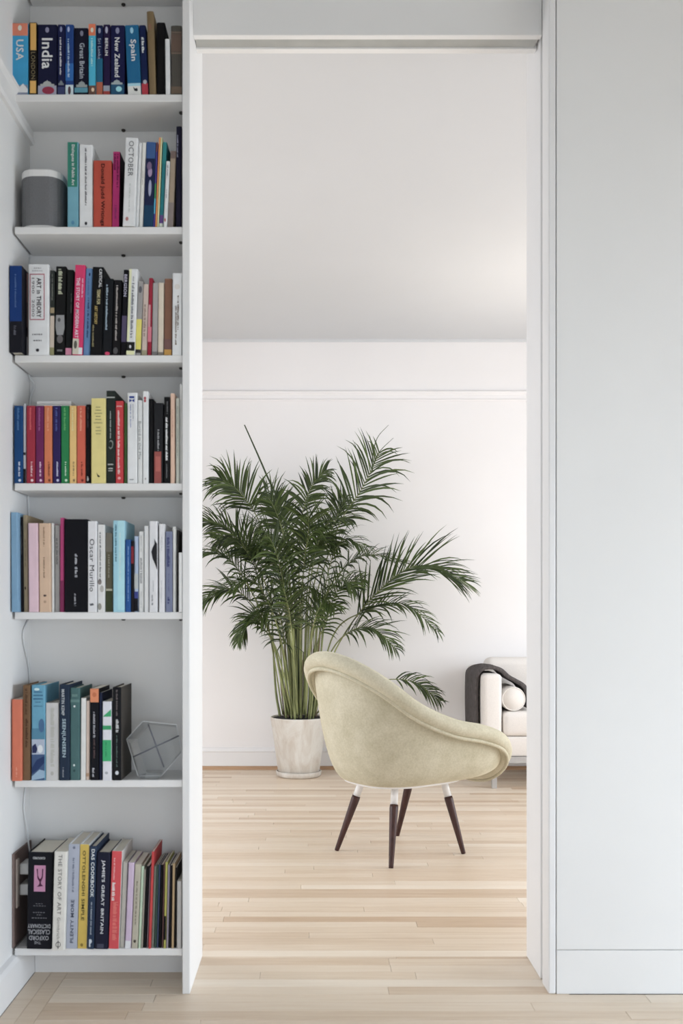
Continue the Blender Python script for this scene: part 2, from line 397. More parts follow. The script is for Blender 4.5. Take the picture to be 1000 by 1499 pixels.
brnd = random.Random(11)
PREV = {}
SHELF_WORDS = ['top shelf', 'second shelf down', 'third shelf down', 'fourth shelf down', 'fifth shelf down', 'sixth shelf down', 'bottom shelf']
GROUPS = ['books on the '+s for s in SHELF_WORDS]
def bk(xl, xr, yt, col, label, lean=0.0, rec=.012, dep=.135, hard=False, cov=None, bands=(), txt=(), scr=(), shp=(), cat='book', base=None, rnd_spine=0.0):
    """xl, xr: spine edges at its foot; yt: top; lean: how far the top leans right; all in photo pixels at the spine's own distance"""
    d = YF+rec; k = d/FP
    x0, x1 = (xl-CX)*k+.0004, (xr-CX)*k-.0004
    zb = SZ[CUR]; zt = H-(yt-CY)*k
    dx = lean*k; hgt = math.hypot(zt-zb, dx)-abs(dx)*.02
    ang = math.atan2(dx, zt-zb)
    if PREV.get('shelf') == CUR:               # stand clear of the book before
        slack = max(0, math.sin(max(ang, 0))*.0)+.0003
        x0 = max(x0, PREV['x1']+slack)
        hc = min(hgt, PREV['h'])
        need = (PREV['x1']+math.tan(PREV['a'])*hc+.0003-x0)/hc
        if math.tan(ang) < need: ang = math.atan(need)
    w = max(x1-x0, .0025); x1 = x0+w
    lim = XO0-.0228-math.tan(max(ang, 0))*hgt
    if x1 > lim: x0 -= x1-lim; x1 = lim
    PREV.update(shelf=CUR, x1=x1, a=ang, h=hgt)
    dep = min(dep, YA-d-.003)
    t = .0022 if hard else .0009
    piv = x1 if ang > 0 else x0
    root = empty('book', (piv, d, zb+.0001)); root.rotation_euler = (0, ang, 0)
    tag(root, label+' on the '+SHELF_WORDS[CUR], cat, GROUPS[CUR])
    ox = x0-piv
    # cover: spine and two boards, open at the back
    r = min(.003, w*.25)
    prof = [(0, dep), (0, r), (r*.3, r*.3), (r, -rnd_spine*.3), (w/2, -rnd_spine), (w-r, -rnd_spine*.3), (w-r*.3, r*.3), (w, r), (w, dep), (w-t, dep), (w-t, r+t), (t, r+t), (t, dep)]
    bm = bmesh.new()
    A = [bm.verts.new((ox+a, c, 0)) for a, c in prof]; B = [bm.verts.new((ox+a, c, hgt)) for a, c in prof]
    n = len(prof)
    for i in range(n): bm.faces.new((A[i], A[(i+1) % n], B[(i+1) % n], B[i]))
    quads = [(0, 1, 11, 12), (7, 8, 9, 10), (1, 2, 3, 4, 5, 6, 7, 10, 11)]
    for q in quads:
        bm.faces.new([A[i] for i in q][::-1]); bm.faces.new([B[i] for i in q])
    obj('cover', bm, paint(cov or col), root) if cov else obj('cover', bm, paint(col), root)
    ins = .004 if hard else .0006
    bm = bmesh.new(); box(bm, ox+t+.0001, ox+w-t-.0001, r+t+.0005, dep-ins, ins if hard else .0004, hgt-ins)
    obj('pages', bm, paperm, root)
    if cov:                                    # spine of another colour than the boards
        bm = bmesh.new(); rect(bm, ox+.0003, ox+w-.0003, .0002, hgt-.0002, -rnd_spine-.0002)
        obj('spine', bm, paint(col), root)
    yb = SY[CUR]
    def Z(p): return hgt*(yb-p)/(yb-yt)
    def X(f): return ox+w*f
    y_ = -rnd_spine
    for i, bd in enumerate(bands):
        a, c, cl = bd[:3]; f0, f1_ = bd[3:] if len(bd) > 3 else (.02, .98)
        bm = bmesh.new(); rect(bm, X(f0), X(f1_), max(Z(c), .0003), min(Z(a), hgt-.0003), y_-.0004-.00005*i)
        obj('spine_band', bm, paint(cl), root)
    for i, s in enumerate(shp):                # ('e', fx, y, rw, rh, colour) or ('p', [(fx, y)...], colour)
        bm = bmesh.new(); yy = y_-.0008-.00005*i
        if s[0] == 'd':                       # small domed building
            vs_ = [bm.verts.new((X(s[1]+fx_*s[3]), yy, Z(s[2]-fy_*s[4]))) for fx_, fy_ in ((-1, -1), (1, -1), (1, -.2), (.6, -.2), (.55, .3), (.3, .7), (.06, .85), (0, 1.3), (-.06, .85), (-.3, .7), (-.55, .3), (-.6, -.2), (-1, -.2))]
        elif s[0] == 'e':
            vs_ = [bm.verts.new((X(s[1]+s[3]*math.cos(a*math.pi/8)), yy, Z(s[2]+s[4]*math.sin(a*math.pi/8)))) for a in range(16)]
        else:
            vs_ = [bm.verts.new((X(fx), yy, Z(py))) for fx, py in s[1]]
        bm.faces.new(vs_); obj('emblem', bm, paint(s[-1]), root)
    by = {}
    for (s, a, c, fx, fw, cl, dr_) in txt:
        bm = by.setdefault(cl, bmesh.new())
        bold = dr_.isupper(); put_text(bm, s, X(fx-fw/2), X(fx+fw/2), Z(c), Z(a), y_-.0014, dr_.lower(), bold)
    for (a, c, fx, fw, cl) in scr:             # lettering too small to read: short strokes
        bm = by.setdefault(cl, bmesh.new())
        if fw < 0:                             # level line of small letters
            q = fx+fw/2
            while q < fx-fw/2:
                ww = brnd.uniform(.05, .09)
                rect(bm, X(q), X(min(q+ww, fx-fw/2)), Z(c)+.0002, Z(a)-brnd.uniform(0, .0004), y_-.0014); q += ww+.035
        else:
            p = a
            while p < c:
                L = brnd.uniform(.8, 1.9)
                h_ = brnd.uniform(.55, 1.0)*fw
                rect(bm, X(fx-fw/2), X(fx-fw/2+h_), Z(min(p+L, c)), Z(p), y_-.0014)
                p += L+(.45 if brnd.random() < .8 else 1.8)
    for cl, bm in by.items(): obj('title', bm, paint(cl), root)
    return root
W = (222, 222, 222)

CUR = 0   # ---------------------------------------------------------------- top shelf
N = (18, 20, 48)
bk(17, 41.4, 34, (30, 140, 185), 'thick sky blue guide reading USA with orange top band', hard=0, bands=[(34, 52, (200, 112, 84)), (123, 138, (120, 128, 150))],
   shp=[('p', [(.02, 130), (.25, 123), (.4, 128), (.7, 121), (.98, 129), (.98, 134), (.02, 134)], (205, 208, 220)), ('e', .5, 41, .12, 4, (225, 190, 175))], txt=[('USA', 58, 88, .5, .46, (190, 215, 228), 'D')])
bk(42, 54.2, 33, (22, 18, 18), 'slim black and gold guide reading London', bands=[(34, 73, (196, 148, 62), .2, .92), (117, 135, (200, 152, 66), .15, .9)], txt=[('LONDON', 76, 115, .55, .5, (120, 105, 72), 'd')])
bk(55, 83.5, 36, N, 'thick navy guide reading India in large white letters', bands=[(124, 138, (140, 140, 158))],
   shp=[('d', .5, 121, .36, 4, (150, 152, 150)), ('e', .55, 131, .32, 5.5, (135, 38, 62)), ('e', .5, 44, .1, 4, (120, 120, 145))], txt=[('India', 56, 100, .5, .56, (212, 214, 220), 'D')])
bk(84, 95, 36, (20, 24, 62), 'slim navy guide with a long fine white title', bands=[(126, 138, (52, 58, 96))], scr=[(55, 110, .45, .24, (190, 190, 205))], shp=[('d', .5, 120, .36, 3.5, (105, 112, 118)), ('e', .5, 43, .16, 4, (120, 125, 160))])
bk(95.5, 107.8, 36, (24, 58, 118), 'slim mid blue guide with a standing figure at its foot', bands=[(92, 117, (30, 92, 158)), (123, 138, (176, 190, 205))], scr=[(57, 112, .42, .24, (150, 178, 210))], shp=[('e', .5, 131, .18, 6, (72, 52, 62)), ('e', .4, 43, .14, 4, (150, 165, 200))])
bk(108.4, 129, 41, (16, 16, 34), 'dark navy guide reading Great Britain', bands=[(127, 134, (72, 132, 150))], txt=[('Great Britain', 63, 114, .58, .36, (150, 156, 166), 'D')], shp=[('d', .55, 122, .4, 4.5, (128, 136, 136)), ('e', .55, 49, .12, 4, (110, 110, 130))])
bk(129.4, 140.4, 35, (42, 158, 188), 'slim cyan guide with a bright orange head', bands=[(35, 52, (222, 100, 58)), (124, 138, (92, 66, 56))], scr=[(56, 96, .5, .3, (150, 210, 222))], shp=[('e', .5, 44, .2, 3.5, (235, 190, 170)), ('e', .6, 130, .2, 3, (220, 170, 140))])
bk(140.8, 150.6, 37, (18, 26, 62), 'slim navy and teal guide reading Sri Lanka', bands=[(85, 120, (14, 88, 118)), (119, 138, (158, 82, 56))], txt=[('Sri Lanka', 56, 86, .5, .46, (142, 156, 178), 'd')], shp=[('e', .5, 45, .2, 4, (130, 135, 160))])
bk(151, 161.2, 36, (32, 20, 56), 'slim purple navy guide reading Berlin', bands=[(124, 132, (130, 136, 150)), (132, 138, (150, 56, 50))], txt=[('BERLIN', 56, 81, .5, .42, (205, 206, 216), 'D')], shp=[('e', .5, 44, .2, 5, (150, 150, 170))])
bk(161.8, 182.4, 37, (20, 22, 60), 'navy guide reading New Zealand', bands=[(122, 138, (28, 72, 102))], txt=[('New Zealand', 55, 112, .48, .36, (205, 210, 220), 'D')], shp=[('d', .45, 119, .4, 3.5, (140, 150, 152)), ('e', .6, 129, .22, 4, (130, 190, 210)), ('e', .5, 45, .14, 4.5, (120, 122, 150))])
bk(187, 207.2, 37, (6, 88, 128), 'teal blue guide reading Spain with a black bull at its foot', lean=-4.5, bands=[(121, 125, (140, 185, 200)), (125, 138, (212, 204, 188))],
   txt=[('Spain', 58, 89, .52, .52, (200, 222, 230), 'D')], shp=[('p', [(.42, 126), (.55, 129), (.7, 128), (.76, 131), (.7, 133), (.5, 132)], (25, 28, 34)), ('e', .5, 45, .12, 4.5, (130, 180, 200))])
bk(207.8, 217.6, 37, (16, 28, 66), 'slim navy guide with a red foot leaning left', lean=-4.5, bands=[(121, 138, (160, 42, 56))], txt=[], scr=[(55, 78, .5, .42, (190, 196, 210))], shp=[('e', .55, 119, .3, 3, (150, 150, 156))])
bk(218.4, 228.8, 17, (112, 92, 62), 'tall worn brown cloth book', lean=-4, rec=.010, dep=.15, hard=True, rnd_spine=.002, shp=[('e', .45, 40, .2, 5, (122, 88, 66))])
bk(229.2, 241.6, 33, (14, 12, 14), 'tall plain black book', rec=.012, dep=.15, hard=True)
bk(242.2, 249.2, 57, (226, 222, 216), 'short slim white book', lean=-.8, rec=.006, dep=.12)
bk(250, 266.4, 38, (72, 68, 62), 'old dark grey cloth book with brown label', hard=True, dep=.12, rnd_spine=.002, bands=[(47, 49, (105, 88, 74)), (50, 76, (92, 74, 64)), (77, 79, (108, 90, 76)), (126, 136, (96, 80, 66))])

CUR = 1   # ---------------------------------------------------------------- second shelf
bk(98.4, 115, 208, (96, 152, 168), 'pale blue paperback with a green upper spine', bands=[(208, 273, (36, 116, 98), .02, .9)], txt=[('Dialogues in Public Art', 212, 271, .5, .34, (205, 225, 220), 'D')], shp=[('e', .5, 325, .14, 3, (70, 128, 160))])
bk(116, 135.8, 212, (208, 204, 208), 'white paperback with one line of tiny black lettering', scr=[(217, 300, .5, .14, (92, 88, 92))], shp=[('e', .5, 326, .1, 2.5, (40, 40, 48))])
bk(136.4, 163.6, 235, (172, 62, 42), 'thick brick red book with black lettering', rec=.010, dep=.12, txt=[('Donald Judd Writings', 240, 330, .5, .26, (48, 20, 18), 'D')])
bk(164, 174.4, 222, (166, 26, 98), 'slim magenta book with black covers', lean=1.6, dep=.14, cov=(30, 22, 28), scr=[(226, 250, .3, .3, (84, 16, 56)), (226, 276, .72, .3, (96, 18, 62)), (300, 320, .5, .3, (130, 30, 90))])
bk(179.2, 197.4, 202, (226, 223, 219), 'thick white book reading October', lean=4.6, rec=.000, dep=.16, txt=[('OCTOBER', 207, 259, .5, .42, (92, 90, 92), 'd')], scr=[(270, 312, .5, .1, (170, 176, 170))], shp=[('e', .35, 322, .12, 3, (165, 110, 108))])
bk(197.8, 203, 209, (214, 210, 204), 'slim light grey booklet beside a thick white journal', lean=5)
bk(203.3, 209.2, 209, (206, 202, 196), 'slim light grey booklet beside a blue book', lean=5, scr=[(250, 270, .5, .3, (170, 166, 160))])
bk(209.6, 224, 208, (52, 84, 134), 'blue book with a dark harbour picture', lean=4.6, bands=[(232, 332, (26, 34, 66)), (300, 332, (18, 58, 86))], shp=[('e', .5, 252, .22, 7, (150, 130, 160)), ('e', .55, 275, .16, 12, (150, 155, 180)), ('e', .4, 243, .25, 6, (110, 90, 120))])
bk(224.3, 226.6, 208, (72, 58, 140), 'very thin violet booklet', lean=4.6, bands=[(208, 222, (120, 70, 70)), (268, 290, (60, 140, 70)), (290, 312, (70, 170, 200))])
bk(226.9, 229.6, 201, (212, 130, 62), 'very thin orange booklet', lean=5.6)
bk(229.9, 232.4, 201, (236, 204, 150), 'very thin cream booklet', lean=5.4)
bk(232.7, 238.6, 208, (20, 112, 120), 'slim teal book with purple foot', lean=5.8, bands=[(208, 240, (30, 120, 122)), (314, 326, (96, 68, 130)), (326, 332, (190, 196, 180))])
bk(239, 244.6, 236, (224, 220, 216), 'short slim white book reading along a leaning spine', lean=4.2, rec=.008, dep=.12, scr=[(242, 262, .5, .3, (120, 120, 130)), (278, 290, .5, .3, (130, 130, 140))], shp=[('e', .4, 322, .2, 2.5, (170, 50, 60))])
bk(245, 253.4, 221, (152, 134, 114), 'tan book with a grey lower half', lean=2.6, bands=[(296, 332, (128, 116, 112)), (221, 232, (110, 92, 86))])
bk(257.2, 265.6, 185, (24, 22, 42), 'tall dark navy book against the bookcase side', lean=.0, rec=.012, dep=.14, hard=True, scr=[(198, 230, .3, .24, (150, 150, 172))])

CUR = 2   # ---------------------------------------------------------------- third shelf
bk(13.6, 32.4, 389, (22, 22, 30), 'blue and black book overhanging the shelf end', rec=-.024, dep=.15, hard=True, bands=[(389, 473, (12, 52, 112))], scr=[(402, 452, .5, .14, (70, 100, 150)), (480, 494, .45, .2, (90, 90, 100))])
bk(33.6, 40.4, 400, (166, 124, 122), 'slim dusky pink book with a black and white foot', rec=.02, bands=[(442, 478, (110, 90, 90)), (478, 492, (40, 38, 42)), (492, 519, (150, 148, 150))])
bk(41, 71.6, 387, (218, 211, 215), 'thick white book reading Art in Theory in a red frame', rec=.004, dep=.16,
   shp=[('p', [(.08, 401), (.80, 401), (.80, 402.4), (.08, 402.4)], (170, 90, 104)), ('p', [(.08, 467.4), (.80, 467.4), (.80, 468.8), (.08, 468.8)], (170, 90, 104)), ('p', [(.08, 401), (.12, 401), (.12, 468.8), (.08, 468.8)], (170, 90, 104)), ('p', [(.76, 401), (.80, 401), (.80, 468.8), (.76, 468.8)], (170, 90, 104)), ('e', .46, 513, .08, 2.4, (52, 48, 54))],
   txt=[('ART in THEORY', 407, 465, .53, .22, (46, 40, 46), 'D'), ('1900  2000', 407, 464, .25, .12, (92, 86, 92), 'd')], scr=[(392, 393.6, .46, -.34, (140, 136, 140)), (396, 397.4, .46, -.5, (150, 146, 150)), (489, 491, .46, -.5, (110, 106, 110)), (498, 500, .46, -.4, (110, 106, 110))])
bk(71.8, 79.4, 396, (44, 48, 44), 'slim dark book with a sandy lower half', lean=1, bands=[(450, 458, (150, 132, 100)), (462, 519, (188, 172, 156)), (508, 519, (140, 134, 92))], scr=[(402, 440, .5, .3, (110, 112, 104))])
bk(79.8, 95, 390, (20, 20, 20), 'black book with a grey rounded picture', lean=1.8, dep=.15, txt=[], scr=[(394, 431, .5, .44, (176, 180, 152)), (511, 514, .5, -.5, (120, 120, 120))], shp=[('p', [(.1, 461), (.9, 461), (.95, 480), (.8, 490), (.2, 490), (.05, 478)], (140, 140, 140)), ('e', .5, 496, .3, 6, (100, 96, 96)), ('e', .4, 468, .15, 3, (80, 80, 80))])
bk(95.4, 105, 395, (20, 22, 22), 'slim black book with a pink foot', lean=2.6, bands=[(509, 519, (200, 124, 152))], scr=[(430, 458, .8, .12, (90, 96, 90))])
bk(105.4, 120.6, 388, (206, 34, 94), 'hot pink book reading The Story of Modern Art', lean=4.4, rec=.006, dep=.15, bands=[(496, 519, (196, 188, 170), .02, .62), (509, 519, (220, 216, 214), .62, .98)], txt=[('THE STORY OF MODERN ART', 407, 495, .38, .34, (236, 200, 216), 'D')], scr=[(408, 436, .82, .14, (236, 170, 196))], shp=[('e', .3, 505, .16, 6, (92, 88, 78))])
bk(121, 131.6, 393, (92, 132, 178), 'slim sky blue book beside a hot pink one', lean=3.4, scr=[(436, 494, .6, .26, (36, 50, 92)), (408, 432, .5, .2, (70, 100, 150))], shp=[('e', .6, 402, .12, 2.5, (30, 42, 80))])
bk(132.2, 148.6, 391, (18, 17, 19), 'black book with white and gold stepped capitals', lean=3.2, rec=.006, dep=.15, txt=[('CRITICAL', 394, 421, .76, .26, (216, 216, 216), 'D'), ('TERMS FOR', 424, 446, .62, .3, (196, 184, 132), 'D'), ('ART HISTORY', 448, 475, .42, .28, (186, 160, 84), 'D')], scr=[(476, 508, .22, .16, (140, 130, 90))])
bk(149.2, 163.6, 408, (22, 24, 28), 'black book with a thin white title and red spot', lean=2.4, scr=[(417, 484, .4, .22, (150, 170, 184))], shp=[('e', .55, 517, .26, 2.6, (206, 52, 96))])
bk(164.2, 176, 410, (22, 20, 22), 'black book with a narrow grey white title', lean=2.6, scr=[(418, 498, .45, .26, (170, 162, 156))], shp=[('e', .4, 513, .3, 5, (80, 78, 80))])
bk(176.6, 184.2, 395, (20, 18, 24), 'slim black book with lilac capitals', lean=4.2, txt=[('BERGSON', 402, 434, .5, .6, (188, 184, 206), 'D')], bands=[(462, 500, (86, 76, 106))])
bk(184.6, 197.2, 394, (226, 226, 220), 'white book with pale yellow edge and black foot', lean=4.6, rec=.004, bands=[(394, 500, (226, 224, 168), .02, .3), (501, 514, (28, 28, 28)), (514, 520, (224, 218, 160))], scr=[(405, 414, .55, .16, (150, 150, 150)), (415, 495, .55, .3, (112, 112, 116))], shp=[('e', .45, 508, .12, 2.5, (190, 190, 196))])
bk(197.6, 206.2, 412, (148, 144, 142), 'grey book with a yellow lower spine', lean=2, bands=[(467, 511, (226, 200, 78)), (511, 516, (52, 46, 46))], shp=[('e', .5, 424, .3, 5, (90, 90, 96))])
bk(206.8, 215, 416, (192, 172, 160), 'slim beige book with faint brown lettering', lean=1.4, scr=[(446, 492, .5, .4, (140, 116, 104))], bands=[(512, 520, (150, 140, 110))])
bk(215.4, 221.4, 407, (150, 24, 48), 'slim crimson book with worn pink edge', lean=1.4, bands=[(446, 490, (200, 140, 144), .02, .6), (478, 500, (206, 110, 126))])
bk(222, 230.4, 414, (156, 150, 148), 'slim plain grey book between crimson and beige', lean=.6, bands=[(514, 520, (110, 106, 106))])
bk(230.8, 239.4, 414, (204, 190, 170), 'slim cream cloth book', lean=.8, hard=True, rnd_spine=.001, bands=[(515, 520, (120, 110, 100))])
bk(240, 251.4, 408, (128, 88, 68), 'plain brown cloth book', lean=.8, hard=True, bands=[(511, 519, (190, 140, 54)), (496, 511, (118, 84, 80))])
bk(252, 266.2, 400, (220, 216, 210), 'white book with two lines of brown capitals', lean=.8, rec=.004, scr=[(433, 483, .62, .16, (96, 78, 60)), (448, 506, .4, .16, (104, 84, 64))], shp=[('e', .5, 420, .3, 4, (200, 196, 190))])

CUR = 3   # ---------------------------------------------------------------- fourth shelf
def pelican(x0, x1, col, name, tcol, lcol):
    bk(x0, x1, 594, col, name, rec=.010, dep=.11, scr=[(597, 631, .5, .24, tcol), (676, 697, .62, .22, lcol)], shp=[('e', .66, 703, .16, 2, lcol)])
pelican(20.4, 33.6, (14, 66, 118), 'cobalt blue paperback of the matching set', (70, 118, 168), (190, 200, 215))
bk(34, 38, 591, (176, 176, 182), 'very thin torn white paperback', rec=.012, dep=.10, bands=[(686, 707, (26, 24, 26)), (662, 666, (40, 36, 40))])
pelican(38.5, 51.6, (156, 36, 56), 'crimson paperback of the matching set', (210, 90, 96), (230, 190, 195))
pelican(52, 64, (108, 32, 84), 'plum purple paperback of the matching set', (156, 84, 140), (220, 180, 205))
pelican(64.4, 76.6, (208, 112, 66), 'apricot orange paperback of the matching set', (226, 150, 110), (130, 62, 40))
pelican(77, 88.8, (44, 32, 84), 'indigo paperback of the matching set', (80, 92, 160), (190, 190, 215))
pelican(89.2, 101, (22, 122, 66), 'emerald green paperback of the matching set', (90, 170, 96), (190, 220, 190))
pelican(101.4, 112, (224, 178, 102), 'golden yellow paperback of the matching set', (236, 202, 140), (140, 110, 70))
pelican(112.4, 125, (204, 88, 62), 'vermilion paperback of the matching set', (226, 150, 120), (120, 40, 30))
bk(125.4, 132.6, 592, (20, 14, 18), 'slim black book beside the coloured paperbacks', scr=[(596, 626, .5, .26, (70, 64, 70)), (697, 704, .5, .4, (180, 180, 180))])
bk(133.2, 155, 583, (214, 198, 118), 'thick straw yellow book with a small bird', rec=.004, dep=.14, scr=[(595.5, 597, .5, -.3, (130, 120, 80)), (600, 601.5, .5, -.36, (130, 120, 80)), (604.5, 606, .5, -.5, (130, 120, 80)), (609, 610.5, .5, -.34, (130, 120, 80)), (613.5, 615, .5, -.4, (130, 120, 80)), (618.5, 620, .5, -.6, (130, 120, 80)), (625, 626.5, .5, -.3, (130, 120, 80)), (630, 631.5, .5, -.36, (130, 120, 80)), (634.5, 636, .5, -.3, (130, 120, 80))],
   shp=[('p', [(.38, 692), (.5, 696), (.62, 697), (.55, 699), (.45, 698)], (60, 60, 44))])
bk(155.4, 168.6, 572, (36, 42, 38), 'tall dark green book with a white brush drawing', rec=.006, dep=.15, hard=True, bands=[(581, 582.6, (170, 172, 166))], scr=[(602, 642, .5, .12, (170, 176, 172)), (679, 681, .5, -.6, (190, 190, 186)), (685, 687, .5, -.5, (190, 190, 186)), (688.5, 690, .5, -.5, (190, 190, 186))],
   shp=[('p', [(.3, 648), (.5, 644), (.75, 646), (.8, 650), (.72, 655), (.5, 658), (.3, 655), (.34, 654), (.5, 656), (.66, 654), (.72, 650), (.66, 647.5), (.5, 646)], (130, 136, 130))])
bk(169, 180.4, 587, (196, 48, 54), 'bright red book with a column of white lettering', rec=.008, dep=.13, scr=[(601, 694, .45, .3, (232, 196, 190)), (594, 596, .5, -.7, (230, 180, 176))], shp=[('e', .5, 700, .2, 2, (226, 150, 150))])
bk(180.8, 186, 590, (78, 118, 62), 'slim leaf green book', rec=.02)
bk(186.4, 201, 575, (216, 216, 220), 'white book with a blue letter mark at its head', rec=.004, dep=.14, scr=[(592, 626, .34, .1, (90, 100, 160)), (592, 616, .6, .1, (160, 160, 170)), (701.5, 703, .45, -.4, (80, 80, 86))],
   shp=[('p', [(.2, 580), (.72, 580), (.72, 583), (.2, 583)], (40, 62, 140)), ('p', [(.2, 584), (.5, 586.5), (.2, 589)], (40, 62, 140)), ('p', [(.72, 584), (.45, 586.5), (.72, 589)], (40, 62, 140))])
bk(201.4, 208.4, 586, (206, 206, 204), 'slim light grey book with grey italic title', rec=.006, txt=[('Buried in the Mix', 617, 673, .5, .6, (120, 122, 122), 'd')])
bk(208.8, 217.2, 573, (214, 214, 214), 'slim white book with a red mark at its head', rec=.006, shp=[('e', .42, 583, .2, 2.2, (170, 60, 70)), ('e', .42, 587, .2, 2, (170, 60, 70)), ('e', .5, 701, .1, 1.5, (150, 140, 140))])
bk(217.8, 224.6, 584, (18, 17, 19), 'slim plain black book beside white ones', rec=.012)
bk(225, 239, 590, (34, 34, 37), 'charcoal book with a dusky red foot', rec=.010, bands=[(661, 708, (150, 74, 68), .05, .8), (668, 690, (176, 92, 82), .2, .7)], scr=[(629, 660, .5, .2, (150, 150, 152))])
bk(240, 248.6, 581, (20, 19, 21), 'slim black book with bold white lettering', rec=.008, scr=[(588, 606, .6, .2, (110, 110, 112)), (611, 674, .5, .42, (222, 222, 222)), (679, 700, .5, .2, (110, 110, 112))])
bk(249.2, 256, 576, (218, 180, 156), 'slim peach book', rec=.010, scr=[(600, 640, .5, .2, (190, 140, 116))])
bk(257.4, 262.6, 583, (188, 190, 178), 'slim pale sage book', rec=.012, scr=[(595, 670, .5, .3, (150, 156, 146))])
bk(263, 267, 562, (212, 210, 206), 'tall thin off white book against the bookcase side', rec=.02)

CUR = 4   # ---------------------------------------------------------------- fifth shelf
bk(16.5, 26.8, 750, (118, 158, 188), 'tall powder blue book at the wall', rec=-.012, dep=.16, hard=True, lean=-1)
bk(27, 34.4, 757, (24, 22, 26), 'slim black book beside powder blue one', lean=-1.4, scr=[(770, 812, .4, .2, (110, 110, 112))])
bk(34.8, 41.4, 754, (152, 134, 104), 'slim olive tan book', lean=-1.6, dep=.17, scr=[(790, 830, .5, .2, (110, 96, 72))], shp=[('e', .4, 861, .2, 2.4, (60, 50, 40))])
bk(42, 57, 766, (218, 184, 194), 'pale pink book', lean=-1.2, rec=.004, dep=.15)
bk(57.4, 74.6, 766, (208, 174, 144), 'peach tan book with fine brown lettering', lean=-.8, rec=.004, dep=.15, scr=[(772, 800, .45, .12, (150, 116, 92)), (816, 846, .45, .14, (140, 108, 86))], shp=[('e', .5, 872, .14, 1.6, (90, 70, 66)), ('e', .5, 881, .12, 2, (176, 142, 116))])
bk(75, 79.6, 766, (222, 220, 216), 'thin white booklet beside peach tan book', lean=-.6)
bk(80, 87.4, 769, (150, 146, 144), 'slim grey book with dark lettering beside magenta one', scr=[(788, 826, .5, .4, (96, 94, 94))])
bk(87.8, 93.8, 758, (192, 60, 122), 'slim magenta book with a darkening foot', bands=[(850, 895, (140, 44, 92))])
bk(94.4, 127.8, 760, (14, 13, 20), 'very thick black book with small white words', rec=.002, dep=.165, hard=True, scr=[(811, 826, .52, .12, (176, 176, 182)), (830, 845, .52, .12, (176, 176, 182)), (869, 887, .48, .1, (160, 160, 166))])
bk(128.4, 141.8, 763, (216, 214, 216), 'white book with large black serif lettering', rec=.002, dep=.15, txt=[('Oscar Murillo', 789, 866, .48, .52, (42, 40, 44), 'd')], shp=[('p', [(.2, 884), (.6, 883), (.7, 886), (.3, 887)], (90, 90, 96))])
bk(142.6, 153.8, 768, (216, 214, 212), 'white book with a marbled foot and tiny lettering', rec=.006, scr=[(779, 850, .4, .2, (90, 88, 90))], shp=[('e', .3, 852, .26, 4, (130, 120, 116)), ('e', .6, 862, .26, 5, (176, 172, 166)), ('e', .3, 888, .26, 5, (150, 146, 136))])
bk(154.4, 164.8, 780, (98, 92, 72), 'olive brown book with a pale line', bands=[(780, 808, (118, 112, 100)), (862, 865, (176, 172, 150)), (865, 895, (64, 70, 46))], scr=[(812, 846, .5, .2, (156, 150, 130))])
bk(165.4, 182.6, 762, (150, 200, 216), 'aqua blue book with fine dark title', rec=.002, dep=.15, hard=True, bands=[(762, 893, (164, 212, 226), .4, .98)], scr=[(768, 822, .26, .14, (60, 110, 126)), (780, 850, .62, .12, (196, 228, 236))])
bk(183.2, 191.4, 790, (30, 82, 146), 'short royal blue book', rec=.004, dep=.10, scr=[(800, 880, .6, .2, (120, 160, 210))])
bk(191.8, 196, 792, (26, 22, 28), 'thin black booklet with red upper spine', rec=.006, bands=[(800, 825, (130, 34, 48))])
bk(196.4, 202.6, 785, (172, 188, 214), 'slim pale blue book with a black foot', bands=[(840, 862, (186, 190, 190)), (866, 876, (60, 70, 140)), (876, 895, (24, 24, 30))])
bk(203.2, 210.6, 778, (220, 218, 216), 'slim white book with grey capitals', scr=[(784, 808, .5, .16, (150, 150, 150)), (817, 855, .5, .44, (150, 150, 152)), (866, 890, .5, .16, (170, 170, 170))])
bk(211, 217.8, 770, (222, 220, 220), 'slim plain white book beside white book with bird', rec=.008)
bk(218.4, 230.6, 763, (216, 214, 216), 'white book with a black perching bird', rec=.004, scr=[(850, 866, .5, .12, (170, 170, 172)), (871, 886, .4, .2, (130, 130, 134))],
   shp=[('p', [(.62, 788), (.78, 793), (.97, 796), (.98, 835), (.72, 826), (.42, 818), (.25, 808), (.4, 802), (.66, 796)], (40, 38, 42))])
bk(232.6, 241.4, 767, (218, 216, 218), 'slim white book with a grey foot line', rec=.006, scr=[(786, 806, .5, .14, (180, 180, 182)), (850, 884, .45, .12, (176, 176, 178))])
bk(242, 252.4, 778, (118, 124, 152), 'slate blue book with dark blue lettering', rec=.006, scr=[(787, 830, .45, .42, (62, 66, 112)), (840, 866, .5, .14, (90, 96, 130)), (874, 884, .5, .34, (52, 58, 108))])
bk(252.8, 257.4, 771, (220, 218, 214), 'thin white book beside slate blue one', rec=.010)
bk(257.8, 261.4, 776, (70, 66, 64), 'thin dark grey booklet', rec=.03)
bk(261.8, 267, 809, (214, 212, 210), 'short white booklet against the bookcase side', rec=.000, dep=.12)

